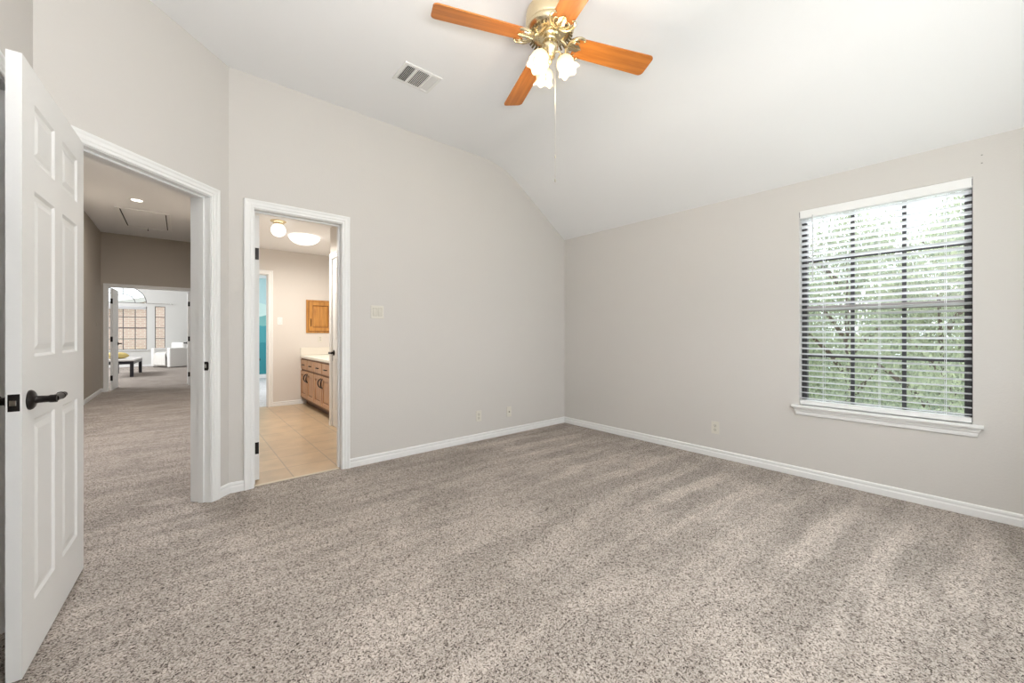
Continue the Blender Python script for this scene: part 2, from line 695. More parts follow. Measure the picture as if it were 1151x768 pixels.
P = lambda s: (ang(s, 0, 0)[0], ang(s, 0, 0)[1])
baseboard('baseboard_back', [((BX1 + .066, YA), (XR, YA), (0, -1)), ((KX, YA), (BX0 - .066, YA), (0, -1))])
baseboard('baseboard_right', [((XR, YB), (XR, YA), (-1, 0))])
baseboard('baseboard_angled', [(P(-0.006), P(S0 - .066), (ANG_N.x, ANG_N.y)), (P(S1 + .066), P(SE), (ANG_N.x, ANG_N.y))])
baseboard('baseboard_left', [((XL, YB), (XL, CY0 - .066), (1, 0)), ((XL, CY1 + .066), (XL, YL1), (1, 0))])

# ------------------------------------------------------------------ the hall
HX0, HX1, HY, HZ = -1.20, 0.30, 11.15, 3.16
FX0, FX1, FH = -1.098, 0.168, 2.085                # double door opening
bm = new()
prism(bm, [(-1.30, CY1 + .14), (-.6, CY1 + .14), (-.6, 2.74), (KX - .1, YA + .1), (HX1 + .06, 3.6), (HX1 + .06, HY + .05), (-1.30, HY + .05)],
      lambda u, v, t: (u, v, t), HZ, HZ + .08)
struct(obj('ceiling_hall', bm, CEIL))
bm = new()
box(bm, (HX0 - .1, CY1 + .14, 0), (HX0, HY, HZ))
struct(obj('wall_hall_left', bm, WALL_SHADED))
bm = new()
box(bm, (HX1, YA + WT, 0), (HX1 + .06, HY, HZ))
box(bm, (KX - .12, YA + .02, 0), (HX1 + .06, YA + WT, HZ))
struct(obj('wall_hall_right', bm, WALL_SHADED))
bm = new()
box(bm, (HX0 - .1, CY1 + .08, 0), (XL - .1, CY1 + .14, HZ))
struct(obj('wall_hall_front', bm, WALL_SHADED))
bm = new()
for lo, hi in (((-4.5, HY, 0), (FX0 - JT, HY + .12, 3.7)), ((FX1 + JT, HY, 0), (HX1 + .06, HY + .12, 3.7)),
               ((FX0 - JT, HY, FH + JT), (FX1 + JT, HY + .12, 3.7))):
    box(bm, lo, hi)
struct(obj('wall_hall_end', bm, WALL_SHADED))
fnH = lambda s, z, t: (s, HY - t, z)
casing('trim_9', fnH, FX0, FX1, FH)
jamb('trim_10', fnH, FX0, FX1, FH, .12)
baseboard('baseboard_hall', [((HX0, CY1 + .14), (HX0, HY), (1, 0)), ((HX0, HY), (FX0 - .066, HY), (0, -1)), ((HX1, HY - .01), (HX1, YA + WT), (-1, 0))])

# ------------------------------------------------------------------ doors
def door_face(bm, W, H, y, sg, rows, cols):
    """six raised panels on one face; y = face plane, sg = outward sign"""
    zs = [0]
    for a, b in rows:
        zs += [a, b]
    zs.append(H)
    xs = [0]
    for a, b in cols:
        xs += [a, b]
    xs.append(W)

    def quad(x0, x1, z0, z1):
        bm.faces.new([bm.verts.new((x, y, z)) for x, z in ((x0, z0), (x1, z0), (x1, z1), (x0, z1))])
    for i in range(len(xs) - 1):
        for j in range(len(zs) - 1):
            x0, x1, z0, z1 = xs[i], xs[i + 1], zs[j], zs[j + 1]
            if i % 2 and j % 2:
                ring = []
                for ins, d in ((0, 0), (.010, -.007), (.024, -.007), (.044, -.002)):
                    ring.append([bm.verts.new((x, y + sg * d, z)) for x, z in ((x0 + ins, z0 + ins), (x1 - ins, z0 + ins), (x1 - ins, z1 - ins), (x0 + ins, z1 - ins))])
                for a, b in zip(ring, ring[1:]):
                    for k in range(4):
                        m_ = (k + 1) % 4
                        bm.faces.new((a[k], a[m_], b[m_], b[k]))
                bm.faces.new(ring[-1])
            else:
                quad(x0, x1, z0, z1)


def door_mesh(W, H, T=.035):
    """leaf along +x from the hinge, face planes y = 0 and y = T"""
    bm = new()
    rows = ((.20, .835), (1.05, 1.63), (1.735, H - .115))
    st = .112 if W > .7 else .095
    mid = .10 if W > .7 else .085
    c = W / 2
    cols = ((st, c - mid / 2), (c + mid / 2, W - st))
    door_face(bm, W, H, 0, -1, rows, cols)
    door_face(bm, W, H, T, 1, rows, cols)
    for q in (((0, 0, 0), (0, T, 0), (0, T, H), (0, 0, H)), ((W, 0, 0), (W, T, 0), (W, T, H), (W, 0, H)),
              ((0, 0, 0), (W, 0, 0), (W, T, 0), (0, T, 0)), ((0, 0, H), (W, 0, H), (W, T, H), (0, T, H))):
        bm.faces.new([bm.verts.new(v) for v in q])
    bmesh.ops.remove_doubles(bm, verts=bm.verts, dist=1e-5)
    return bm


def lever(parent, x, z, yface, sg, dirx, length=.115):
    """lever handle on a door: rosette, neck, grip with collar and button tip"""
    h = obj('door_handle', lever_bm(x, z, yface, sg, dirx, length), BLACK, parent, smooth=True)
    return h


def lever_bm(x, z, y, sg, dx, L):
    bm = new()
    M = Matrix.Translation((x, y, z)) @ Matrix.Rotation(R(90) * (1 if sg < 0 else -1), 4, 'X')
    lathe(bm, [(0, -.001), (.033, -.001), (.034, .004), (.031, .009), (.025, .013), (.014, .0155), (.0125, .020), (.0115, .044), (.0135, .048), (.0135, .064), (0, .064)], M, 28)
    yy = y + sg * .056
    tube(bm, [(x, yy, z), (x + dx * .02, yy, z), (x + dx * L * .62, yy, z + .001), (x + dx * L * .64, yy, z + .001), (x + dx * L * .72, yy, z + .001), (x + dx * L * .74, yy, z + .001), (x + dx * L * .86, yy, z + .001)],
         [.0125, .012, .0115, .0135, .0135, .0105, .0095], 14)
    return bm


def hinge(parent, x, y, z, T=.035):
    bm = new()
    box(bm, (x - .003, y + .002, z - .045), (x + .0015, y + T - .004, z + .045))
    tube(bm, [(x - .006, y - .003, z - .047), (x - .006, y - .003, z + .047)], .006, 10)
    return obj('hinge', bm, BLACK, parent)


# bedroom door, open against the left wall
LW, LH = 0.776, 2.048
d1 = obj('door_1', door_mesh(LW, LH), DOORW)
struct(d1, 'white six panel door standing wide open at the left edge', 'door')
d1.location = (-0.393, 2.794, 0.012)
d1.rotation_euler = (0, 0, R(-92.8))
# local +y is the room side (towards +x world)
lever(d1, LW - .064, .905, .035, 1, -1)
lever(d1, LW - .064, .905, 0, -1, -1, .1)
bm = new()
tube(bm, [(LW - .064 - .099, .091, .906), (LW - .064 - .107, .091, .906), (LW - .064 - .1071, .091, .906)], [.0085, .0085, .006], 14)
tip = obj('grip_ring', bm, CHROME, d1, smooth=True)
tip['label'] = 'chrome ring near the lever tip'
bm = new()
tube(bm, [(LW - .064 - .107, .091, .906), (LW - .064 - .118, .091, .906), (LW - .064 - .121, .091, .906)], [.0095, .0095, .006], 14)
obj('grip_tip', bm, BLACK, d1, smooth=True)
bm = new()
box(bm, (LW - .001, .0045, .905 - .028), (LW + .0015, .0305, .905 + .028))
lp = obj('latch_plate', bm, BLACK, d1, bevel=.003)
bm = new()
prism(bm, [(0, -.008), (.007, -.008), (.012, .008), (0, .008)], lambda u, v, t: (LW + .001 + u, .0175 + v, t), .905 - .009, .905 + .009)
obj('latch_bolt', bm, CHROME, lp, bevel=.001)
for z in (.20, 1.02, 1.83):
    hinge(d1, 0, 0, z)

# strike plate let into the right jamb of the hall opening (a part of that jamb)
bm = new()
prism(bm, [(-.052, -.03), (-.018, -.03), (-.012, -.02), (-.012, .02), (-.018, .03), (-.052, .03)], lambda u, v, t: ang(S0 + t, .925 + v, u), -.001, .0025)
sp = obj('strike_plate', bm, BLACK, jb)
bm = new()
prism(bm, [(-.040, -.012), (-.026, -.012), (-.026, .012), (-.040, .012)], lambda u, v, t: ang(S0 + t, .925 + v, u), .002, .003)
obj('strike_hole', bm, mat('strike_pocket', (.35, .33, .30), .6), sp)

# bathroom door, swung fully into the bathroom, its hinge edge towards the room
d2 = obj('door_2', door_mesh(.61, LH), DOORW)
struct(d2, 'white bathroom door swung inward, only its hinged edge in view', 'door')
d2.location = (BX0 + .049, YA + WT + .004, .014)
d2.rotation_euler = (0, 0, R(90))
for z in (.245, 1.75):
    bm = new()
    box(bm, (-.002, .003, z - .045), (.001, .030, z + .045))
    tube(bm, [(-.004, .034, z - .047), (-.004, .034, z + .047)], .006, 10)
    obj('hinge', bm, BLACK, d2)
lever(d2, .55, .905, 0, -1, -1)

# pair of doors at the end of the hall, opened into the sitting room
d3 = obj('door_3', door_mesh(.655, 2.06), DOORW)
struct(d3, 'white left leaf of the double door at the hall end', 'door')
d3.location = (FX0 + .055, HY + .125, .012)
d3.rotation_euler = (0, 0, R(88.0))
lever(d3, .60, .93, 0, -1, -1)
for z in (.245, 1.03, 1.80):
    bm = new()
    box(bm, (-.004, .000, z - .05), (.003, .036, z + .05))
    tube(bm, [(-.006, .018, z - .052), (-.006, .018, z + .052)], .010, 10)
    obj('hinge', bm, BLACK, d3)
d4 = obj('door_4', door_mesh(.655, 2.06), DOORW)
struct(d4, 'white right leaf of the double door at the hall end', 'door')
d4.location = (FX1 - .004, HY + .125, .012)
d4.rotation_euler = (0, 0, R(90.6))
lever(d4, .60, .93, .035, 1, -1)
for z in (.245, 1.03, 1.80):
    bm = new()
    box(bm, (-.004, .000, z - .05), (.003, .036, z + .05))
    tube(bm, [(-.006, .018, z - .052), (-.006, .018, z + .052)], .010, 10)
    obj('hinge', bm, BLACK, d4)

# ------------------------------------------------------------------ bedroom window
WX = XR + .115
bm = new()
fw = .036
ya, yb, za, zb = WY0, WY1, WZ0, WZ1
for lo, hi in (((WX - .045, ya, za), (WX, ya + fw, zb)), ((WX - .045, yb - fw, za), (WX, yb, zb)),
               ((WX - .045, ya + fw, za), (WX, yb - fw, za + fw)), ((WX - .045, ya + fw, zb - fw), (WX, yb - fw, zb))):
    box(bm, lo, hi)
w1 = struct(obj('window_1', bm, WFRAME, bevel=.003), 'dark framed double hung window behind white horizontal blinds', 'window')
zm = 1.345
bm = new()
box(bm, (WX - .05, ya + fw, zm - .021), (WX + .004, yb - fw, zm + .021))
obj('meeting_rail', bm, WRAIL, w1, bevel=.003)
for z0, z1 in ((za + fw, zm - .021), (zm + .021, zb - fw)):
    bm = new()
    for k in (1, 2):
        y = ya + fw + (yb - ya - 2 * fw) * k / 3
        box(bm, (WX - .030, y - .011, z0), (WX - .012, y + .011, z1))
    zc = (z0 + z1) / 2
    for k in range(3):
        y0 = ya + fw + (yb - ya - 2 * fw) * k / 3 + (.011 if k else 0)
        y1 = ya + fw + (yb - ya - 2 * fw) * (k + 1) / 3 - (.011 if k < 2 else 0)
        box(bm, (WX - .030, y0, zc - .009), (WX - .012, y1, zc + .009))
    obj('muntins', bm, WFRAME, w1)
    bm = new()
    box(bm, (WX - .023, ya + fw, z0), (WX - .019, yb - fw, z1))
    obj('pane', bm, PANE, w1)
# sill (stool) and moulded apron
bm = new()
prism(bm, [(-.11, 0), (.040, 0), (.046, -.004), (.046, -.016), (.040, -.020), (-.11, -.020)], lambda u, v, t: (XR - u, t, WZ0 + v), WY0, WY1)
prism(bm, [(.0, 0), (.040, 0), (.046, -.004), (.046, -.016), (.040, -.020), (.0, -.020)], lambda u, v, t: (XR - u, t, WZ0 + v), WY1, WY1 + .045)
prism(bm, [(.0, 0), (.040, 0), (.046, -.004), (.046, -.016), (.040, -.020), (.0, -.020)], lambda u, v, t: (XR - u, t, WZ0 + v), WY0 - .045, WY0)
obj('sill', bm, TRIM, w1)
bm = new()
app = [(0, -.020), (.032, -.020), (.030, -.030), (.022, -.036), (.020, -.046), (.014, -.052), (.013, -.074), (.008, -.080), (0, -.080)]
n_ = len(app)
A_ = [bm.verts.new((XR - u, WY0 - .034 + (.030 - u) * .75, WZ0 + v)) for u, v in app]
B_ = [bm.verts.new((XR - u, WY1 + .034 - (.030 - u) * .75, WZ0 + v)) for u, v in app]
bm.faces.new(A_)
bm.faces.new(B_[::-1])
for i in range(n_):
    bm.faces.new((A_[i], A_[(i + 1) % n_], B_[(i + 1) % n_], B_[i]))
obj('apron', bm, TRIM, w1)

# blind
bl = thing('window_blind', 'white wide slat horizontal blind lowered over the bedroom window', 'blind', (XR + .03, (ya + yb) / 2, zb))
hw = (yb - ya) / 2 - .003
BH = zb - za
bm = new()
prism(bm, [(-.030, -.002), (.028, -.002), (.028, -.062), (.024, -.066), (-.026, -.066), (-.030, -.062)], lambda u, v, t: (u, t, v), -hw, hw)
obj('headrail', bm, TRIM, bl)
for s in (-1, 1):
    bm = new()
    box(bm, (-.031, s * (hw + .001) - .002, -.055), (-.012, s * (hw + .001) + .002, -.012))
    obj('valance_clip', bm, mat('grey_clip', (.12, .12, .13), .5), bl)
bm = new()
NS = 33
top, bot = -.085, -(BH - .055)
tilt = R(-15)
for k in range(NS):
    z = top + (bot - top) * k / (NS - 1)
    pts = []
    for i in range(5):
        u = -.0245 + .049 * i / 4
        pts.append((u * math.cos(tilt), z + u * math.sin(tilt) + .0022 * (1 - (u / .0245) ** 2)))
    poly = pts + [(u, v - .0026) for u, v in pts[::-1]]
    prism(bm, poly, lambda u, v, t: (u, t, v), -hw + .001, hw - .001)
obj('slats', bm, BLIND, bl)
bm = new()
prism(bm, [(-.027, 0), (.027, 0), (.027, -.030), (.022, -.036), (-.022, -.036), (-.027, -.030)], lambda u, v, t: (u, t, v - BH + .038), -hw + .001, hw - .001)
obj('bottom_rail', bm, TRIM, bl)
for y in (-.34, -.02, .30):
    bm = new()
    for x in (-.026, .026):
        tube(bm, [(x, y, -.066), (x, y, -BH + .038)], .0011, 6)
    tube(bm, [(0, y + .008, -.066), (0, y + .008, -BH + .038)], .0009, 6)
    obj('ladder_cord', bm, BLIND, bl)
bm = new()
tube(bm, [(-.036, hw - .085, -.05), (-.036, hw - .085, -.075), (-.034, hw - .086, -.55)], [.003, .0042, .0042], 8)
tube(bm, [(-.034, hw - .086, -.55), (-.034, hw - .086, -.575)], [.0055, .0055], 8)
obj('tilt_wand', bm, mat('clear_grey_wand', (.62, .62, .63), .25), bl, smooth=True)
# two screw holes left in the plaster above the blind: part of the wall's wear
bm = new()
for z in (2.255, 2.205):
    box(bm, (XR - .0005, -.012, z - .003), (XR + .001, -.005, z + .003))
struct(obj('trim_11', bm, mat('plaster_hole', (.25, .24, .23), .9)))

# ------------------------------------------------------------------ wall plates
def plate_outlet(name, label, loc, rz, group=None):
    t = thing(name, label, 'outlet', loc, rz, group)       # local: +x along wall, -y out of the wall
    bm = new()
    box(bm, (-.035, -.005, -.0575), (.035, 0, .0575))
    obj('cover_plate', bm, PLATE, t, bevel=.002)
    for s in (-1, 1):
        bm = new()
        lathe(bm, [(0, 0), (.0165, 0), (.0165, .0022), (.0155, .003), (0, .003)], Matrix.Translation((0, -.005, s * .02)) @ Matrix.Rotation(R(90), 4, 'X'), 24)
        sock = obj('socket', bm, PLATE2, t)
        bm = new()
        for x in (-.006, .006):
            box(bm, (x - .0012, -.0086, s * .02 - .001), (x + .0012, -.0078, s * .02 + .007))
        box(bm, (-.002, -.0086, s * .02 - .009), (.002, -.0078, s * .02 - .005))
        obj('slots', bm, DARK, sock)
    bm = new()
    lathe(bm, [(0, 0), (.003, 0), (.003, .001), (0, .0012)], Matrix.Translation((0, -.005, 0)) @ Matrix.Rotation(R(90), 4, 'X'), 12)
    obj('screw', bm, CHROME, t)
    return t


plate_outlet('wall_outlet', 'almond electrical outlet low on the wall right of the bathroom door', (2.452, YA, .262), 0)
plate_outlet('wall_outlet', 'almond electrical outlet low on the wall left of the window', (XR, 1.585, .272), R(-90))
t = thing('cable_plate', 'small almond cable jack plate to the right of the low outlet', 'cable jack', (2.875, YA, .256), 0)
bm = new()
box(bm, (-.035, -.005, -.0575), (.035, 0, .0575))
obj('cover_plate', bm, PLATE, t, bevel=.002)
bm = new()
lathe(bm, [(0, 0), (.0075, 0), (.0075, .003), (.005, .003), (.005, .010), (0, .010)], Matrix.Translation((0, -.005, 0)) @ Matrix.Rotation(R(90), 4, 'X'), 16)
obj('jack', bm, mat('jack_metal', (.25, .23, .18), .4, .8), t)


def switch_plate(name, label, loc, rz, gangs=2, rocker=True, m1=PLATE, m2=PLATE2):
    t = thing(name, label, 'light switch', loc, rz)
    w = .035 + .023 * (gangs - 1)
    bm = new()
    box(bm, (-w, -.006, -.0575), (w, 0, .0575))
    obj('cover_plate', bm, m1, t, bevel=.0025)
    for g in range(gangs):
        x = (g - (gangs - 1) / 2) * .046
        bm = new()
        prism(bm, [(-.006, -.033), (-.008, -.033), (-.0095, 0), (-.0065, .033), (-.006, .033)], lambda u, v, k: (k, u, v), x - .0165, x + .0165)
        obj('rocker', bm, m2, t)
        bm = new()
        for lo, hi in (((x - .0185, -.0068, -.035), (x - .0165, -.006, .035)), ((x + .0165, -.0068, -.035), (x + .0185, -.006, .035)),
                       ((x - .0165, -.0068, -.035), (x + .0165, -.006, -.033)), ((x - .0165, -.0068, .033), (x + .0165, -.006, .035))):
            box(bm, lo, hi)
        obj('rocker_gap', bm, mat('plate_gap', (.38, .35, .28), .6), t)
    return t


switch_plate('light_switch', 'almond two gang light switch on wall beside the bathroom door', (1.346, YA, 1.339), 0)
switch_plate('light_switch', 'small pale light switch on the left wall of the hall', (HX0, 10.62, 1.34), R(90), 1, True, WALL_SHADED, WALL_SHADED)

# ------------------------------------------------------------------ ceiling vent
vt = thing('air_vent', 'white metal ceiling air vent register with dark louvres', 'vent', (0, 0, 0))
VENT_C = (1.355, 2.710)
vt.location = (*VENT_C, ZC)
vt.rotation_euler = (0, 0, R(0))
VL, VW = .146, .118
bm = new()
z0, z1 = -.010, .0
for lo, hi in (((-VL, -VW, z0), (VL, -VW + .022, z1)), ((-VL, VW - .022, z0), (VL, VW, z1)),
               ((-VL, -VW + .022, z0), (-VL + .024, VW - .022, z1)), ((VL - .024, -VW + .022, z0), (VL, VW - .022, z1)),
               ((-.054, -VW + .022, z0), (-.040, VW - .022, z1)), ((.058, -VW + .022, z0), (.070, VW - .022, z1))):
    box(bm, lo, hi)
obj('frame', bm, VENTW, vt, bevel=.002)
bm = new()
box(bm, (-VL + .01, -VW + .01, -.0022), (VL - .01, VW - .01, -.0008))
obj('duct_backing', bm, DARK, vt)
bm = new()
for a, b, n2, sg in ((-VL + .024, -.054, 6, -38), (-.040, .058, 8, -24), (.070, VL - .024, 5, 22)):
    for k in range(n2):
        x = a + (b - a) * (k + .5) / n2
        M = Matrix.Translation((x, 0, -.006)) @ Matrix.Rotation(R(sg), 4, 'Y')
        box(bm, (-.0042, -VW + .022, -.0006), (.0042, VW - .022, .0006), M)
obj('louvres', bm, VENTW, vt)

# ------------------------------------------------------------------ ceiling fan
FC = Vector((1.606, 1.573))
fan = thing('ceiling_fan', 'polished brass ceiling fan with cherry wood blades and three tulip lights', 'ceiling fan', (FC.x, FC.y, ZC))
zz = lambda z: z - ZC
bm = new()
lathe(bm, [(0, 0), (.075, 0), (.078, -.012), (.070, -.040), (.050, -.058), (.030, -.066), (0, -.068)], None, 40)
obj('canopy', bm, BRASS, fan, smooth=True)
bm = new()
lathe(bm, [(0, -.060), (.032, -.060), (.070, -.068), (.120, -.082), (.133, -.094), (.136, -.110), (.1365, -.170), (.133, -.178), (.136, -.184), (.136, -.196), (.130, -.206),
           (.112, -.221), (.088, -.231), (.070, -.234), (0, -.234)], None, 56)
housing = obj('motor_housing', bm, BRASS, fan, smooth=True)
bm = new()
for k in range(32):
    a = 2 * PI * k / 32
    M = Matrix.Rotation(a, 4, 'Z') @ Matrix.Translation((.109, 0, -.2238)) @ Matrix.Rotation(R(32), 4, 'Y')
    box(bm, (-.020, -.0042, -.004), (.020, .0042, .0035), M)
obj('cooling_slots', bm, BRASSD, housing)
bm = new()
lathe(bm, [(0, -.232), (.062, -.232), (.064, -.238), (.058, -.246), (.040, -.250), (.036, -.256), (.040, -.262), (.046, -.270), (.047, -.300), (.044, -.308),
           (.038, -.314), (.030, -.328), (.026, -.336), (.030, -.342), (.026, -.350), (.012, -.360), (.010, -.366), (.013, -.373), (.008, -.381), (0, -.384)], None, 36)
obj('switch_housing', bm, BRASS, fan, smooth=True)
# blades and their brackets
BZ = -.252
for k in range(4):
    a = R(-21.3 + 90 * k)
    M = Matrix.Rotation(a, 4, 'Z') @ Matrix.Translation((0, 0, BZ)) @ Matrix.Rotation(R(-12), 4, 'X')
    # blade outline: r along x, width along y
    out = []
    r0, r1, w0, w1_ = .152, .662, .060, .070
    top_ = [(r0, w0 - .016), (r0 + .006, w0 - .005), (r0 + .018, w0)]
    tipc = []
    for i in range(7):
        t_ = R(90 - 90 * i / 6)
        tipc.append((r1 - .026 + .026 * math.cos(t_), w1_ - .026 + .026 * math.sin(t_)))
    up = top_ + tipc
    outline = up + [(x, -y) for x, y in up[::-1]]
    bm = new()
    prism(bm, outline, lambda u, v, t: (u, v, t), -.003, .003)
    bmesh.ops.transform(bm, matrix=M, verts=bm.verts)
    # store blade in its own frame so that the grain follows it
    b = obj('blade', bm, BLADE, fan)
    b.data.transform(Matrix.Rotation(-a, 4, 'Z'))
    b.rotation_euler = (0, 0, a)
    bm = new()
    # scrolled bracket: arm from the motor, then a leafy plate under the blade root
    Mz = Matrix.Rotation(a, 4, 'Z')
    tube(bm, [(.070, 0, -.232), (.095, 0, -.246), (.100, 0, -.252), (.103, 0, -.255)], [.010, .009, .0085, .009], 10)
    plate = [(.104, .010), (.116, .020), (.134, .024), (.150, .020), (.164, .024), (.176, .020), (.186, .010), (.196, 0)]
    plate = plate + [(x, -y) for x, y in plate[-2::-1]]
    prism(bm, plate, lambda u, v, t: (u, v, BZ + t), -.0075, -.0028)
    for sgn in (-1, 1):
        tube(bm, [(.106, sgn * .008, BZ - .007), (.112, sgn * .026, BZ - .010), (.122, sgn * .046, BZ - .011), (.140, sgn * .062, BZ - .012), (.162, sgn * .069, BZ - .011), (.184, sgn * .066, BZ - .010), (.196, sgn * .056, BZ - .009), (.190, sgn * .047, BZ - .008)],
             [.006, .008, .009, .0095, .009, .008, .006, .004], 8)
        tube(bm, [(.112, sgn * .006, BZ - .008), (.128, sgn * .034, BZ - .010), (.148, sgn * .046, BZ - .010), (.166, sgn * .042, BZ - .009), (.168, sgn * .030, BZ - .008)], [.004, .006, .006, .0045, .003], 8)
    tube(bm, [(.104, 0, BZ - .007), (.194, 0, BZ - .009)], [.008, .003], 8)
    bm.verts.ensure_lookup_table()
    Mt = Matrix.Translation((0, 0, BZ)) @ Matrix.Rotation(R(-12), 4, 'X') @ Matrix.Translation((0, 0, -BZ))
    for v in bm.verts:
        if v.co.x > .1035:
            v.co = Mt @ v.co
        v.co = Mz @ v.co
    obj('blade_bracket', bm, BRASS, b, smooth=True).matrix_parent_inverse = Matrix.Rotation(-a, 4, 'Z')
# lights: arms, tulip shades, bulbs
SHADE = mat_frosted('lit_tulip_glass', (.80, .74, .62), .04)
BULB = mat_emit('lit_bulb', (1.0, .90, .70), 3)
for k in range(3):
    a = R(65.5 + 120 * k)
    dx, dy = math.cos(a), math.sin(a)
    D = lambda r_, z_: (dx * r_, dy * r_, z_)
    bm = new()
    tube(bm, [D(.026, -.325), D(.040, -.319), D(.054, -.323), D(.063, -.337), D(.067, -.352)], .0055, 10)
    Ms = Matrix.Translation(D(.065, -.348)) @ Matrix.Rotation(a, 4, 'Z') @ Matrix.Rotation(R(-24), 4, 'Y') @ Matrix.Rotation(PI, 4, 'X')
    lathe(bm, [(0, -.004), (.014, -.004), (.022, .004), (.0235, .016), (.021, .022), (0, .022)], Ms, 24)
    arm = obj('light_arm', bm, BRASS, fan, smooth=True)
    bm = new()
    prof = [(.020, .016), (.034, .024), (.044, .040), (.047, .056), (.043, .072), (.044, .084), (.052, .096), (.058, .101)]
    seg = 48
    rings = []
    for i, (r_, z_) in enumerate(prof):
        f = max(0, (i - 4) / 3)
        rings.append([bm.verts.new(((r_ + f * .005 * math.cos(6 * 2 * PI * j / seg)) * math.cos(2 * PI * j / seg),
                                    (r_ + f * .005 * math.cos(6 * 2 * PI * j / seg)) * math.sin(2 * PI * j / seg),
                                    z_ + f * .006 * math.cos(6 * 2 * PI * j / seg))) for j in range(seg)])
    for p_, q_ in zip(rings, rings[1:]):
        for j in range(seg):
            bm.faces.new((p_[j], p_[(j + 1) % seg], q_[(j + 1) % seg], q_[j]))
    bmesh.ops.transform(bm, matrix=Ms, verts=bm.verts)
    sh = obj('lamp_shade', bm, SHADE, fan, smooth=True, angle=80)
    md = sh.modifiers.new('thickness', 'SOLIDIFY')
    md.thickness = .0025
    bm = new()
    lathe(bm, [(0, .018), (.012, .018), (.013, .034), (.022, .050), (.027, .064), (.024, .080), (.014, .089), (0, .092)], Ms, 24)
    obj('bulb', bm, BULB, fan, smooth=True)
    tip_ = Ms @ Vector((0, 0, .16))
    point('fan_lamp', (FC.x + tip_.x, FC.y + tip_.y, ZC + tip_.z), 2.2, (1.0, .84, .62), .045)
# pull chains
for px, pz, zs in ((.030, .022, (-.300, -1.045)), (-.024, .030, (-.300, -.47))):
    bm = new()
    x, y = px * .765 + pz * -.644 * -1 * 0, -px * .644
    tube(bm, [(x, y, zs[0] + .004), (x, y, zs[1])], 0.0009, 6)
    for q in (.82, 1.0):
        lathe(bm, [(0, .010), (.003, .008), (.0042, 0), (.003, -.008), (0, -.010)], Matrix.Translation((x, y, zs[0] + (zs[1] - zs[0]) * q)), 10)
    obj('pull_chain', bm, mat('chain_metal', (.50, .46, .38), .35, .8), fan)

# ------------------------------------------------------------------ hall fixtures
t = thing('recessed_light', 'lit round recessed light in the hall ceiling', 'ceiling light', (-.50, 8.17, HZ))
bm = new()
lathe(bm, [(.062, .02), (.062, -.002), (.066, -.006), (.088, -.005), (.092, 0), (.092, .002), (.07, .02)], None, 36, cap=False)
obj('trim_ring', bm, TRIM, t, smooth=True)
bm = new()
lathe(bm, [(0, -.003), (.062, -.003), (.062, .012), (0, .012)], None, 32)
obj('lamp', bm, mat_emit('downlight_lens', (1, .93, .82), 6), t)
area('hall_downlight', (-.50, 8.17, HZ - .012), (0, 0, 0), .11, .11, 24, (1, .95, .88))
area('hall_near_fill', (-.48, 5.4, HZ - .03), (0, 0, 0), .5, 1.4, 46, (.97, .98, 1))  # fill light added over the near hall, no fixture built for it

t = thing('attic_hatch', 'pull down attic stair panel in the hall ceiling', 'hatch', (-.465, 9.48, HZ))
bm = new()
hx, hy = .335, .73
for lo, hi in (((-hx, -hy, -.020), (-hx + .05, hy, 0)), ((hx - .05, -hy, -.020), (hx, hy, 0)),
               ((-hx + .05, -hy, -.020), (hx - .05, -hy + .05, 0)), ((-hx + .05, hy - .05, -.020), (hx - .05, hy, 0))):
    box(bm, lo, hi)
obj('frame', bm, TRIM, t, bevel=.003)
bm = new()
box(bm, (-hx + .066, -hy + .066, -.006), (hx - .066, hy - .066, -.002))
obj('panel', bm, CEIL, t)
bm = new()
box(bm, (-hx + .048, -hy + .048, -.0018), (hx - .048, hy - .048, -.0006))
obj('gap', bm, DARK, t)
bm = new()
tube(bm, [(0, hy - .10, -.008), (0, hy - .10, -.05)], .002, 6)
lathe(bm, [(0, .012), (.008, .008), (.010, 0), (.007, -.01), (0, -.012)], Matrix.Translation((0, hy - .10, -.055)), 12)
obj('pull_cord', bm, DARK, t)

# ------------------------------------------------------------------ sitting room beyond the hall
GY = 19.10
SZ = 3.6
AX, AR, AZ = -1.52, .61, 2.235                    # arched window centre, radius, spring height
RZ0, RZ1 = .60, 2.13
SX0, SX1, SZ0, SZ1 = -.700, -.420, .60, 2.15
bm = new()
arch = [(AX + AR * math.cos(R(a_)), AZ + AR * math.sin(R(a_))) for a_ in range(0, 181, 6)]
box(bm, (-4.6, GY, 0), (AX - AR, GY + .15, SZ))
box(bm, (AX - AR, GY, 0), (AX + AR, GY + .15, RZ0))
box(bm, (AX - AR, GY, RZ1), (AX + AR, GY + .15, AZ))
prism(bm, [(AX + AR, AZ)] + [(AX + AR, SZ), (AX - AR, SZ), (AX - AR, AZ)] + arch[::-1][1:-1], lambda u, v, k: (u, k, v), GY, GY + .15)
box(bm, (AX + AR, GY, 0), (SX0, GY + .15, SZ))
box(bm, (SX0, GY, 0), (SX1, GY + .15, SZ0))
box(bm, (SX0, GY, SZ1), (SX1, GY + .15, SZ))
box(bm, (SX1, GY, 0), (3.5, GY + .15, SZ))
struct(obj('wall_sitting_back', bm, ROOMW))
bm = new()
box(bm, (-4.6, HY + .12, 0), (-4.5, GY, SZ))
struct(obj('wall_sitting_left', bm, ROOMW))
bm = new()
box(bm, (HX1 + .02, HY + .12, 0), (HX1 + .08, 12.2, SZ))
box(bm, (HX1 + .08, 12.14, 0), (3.4, 12.2, SZ))
box(bm, (3.4, 12.14, 0), (3.5, GY, SZ))
struct(obj('wall_sitting_right', bm, ROOMW))
bm = new()
box(bm, (-4.6, HY, SZ), (3.5, GY + .15, SZ + .1))
struct(obj('ceiling_sitting', bm, CEIL))
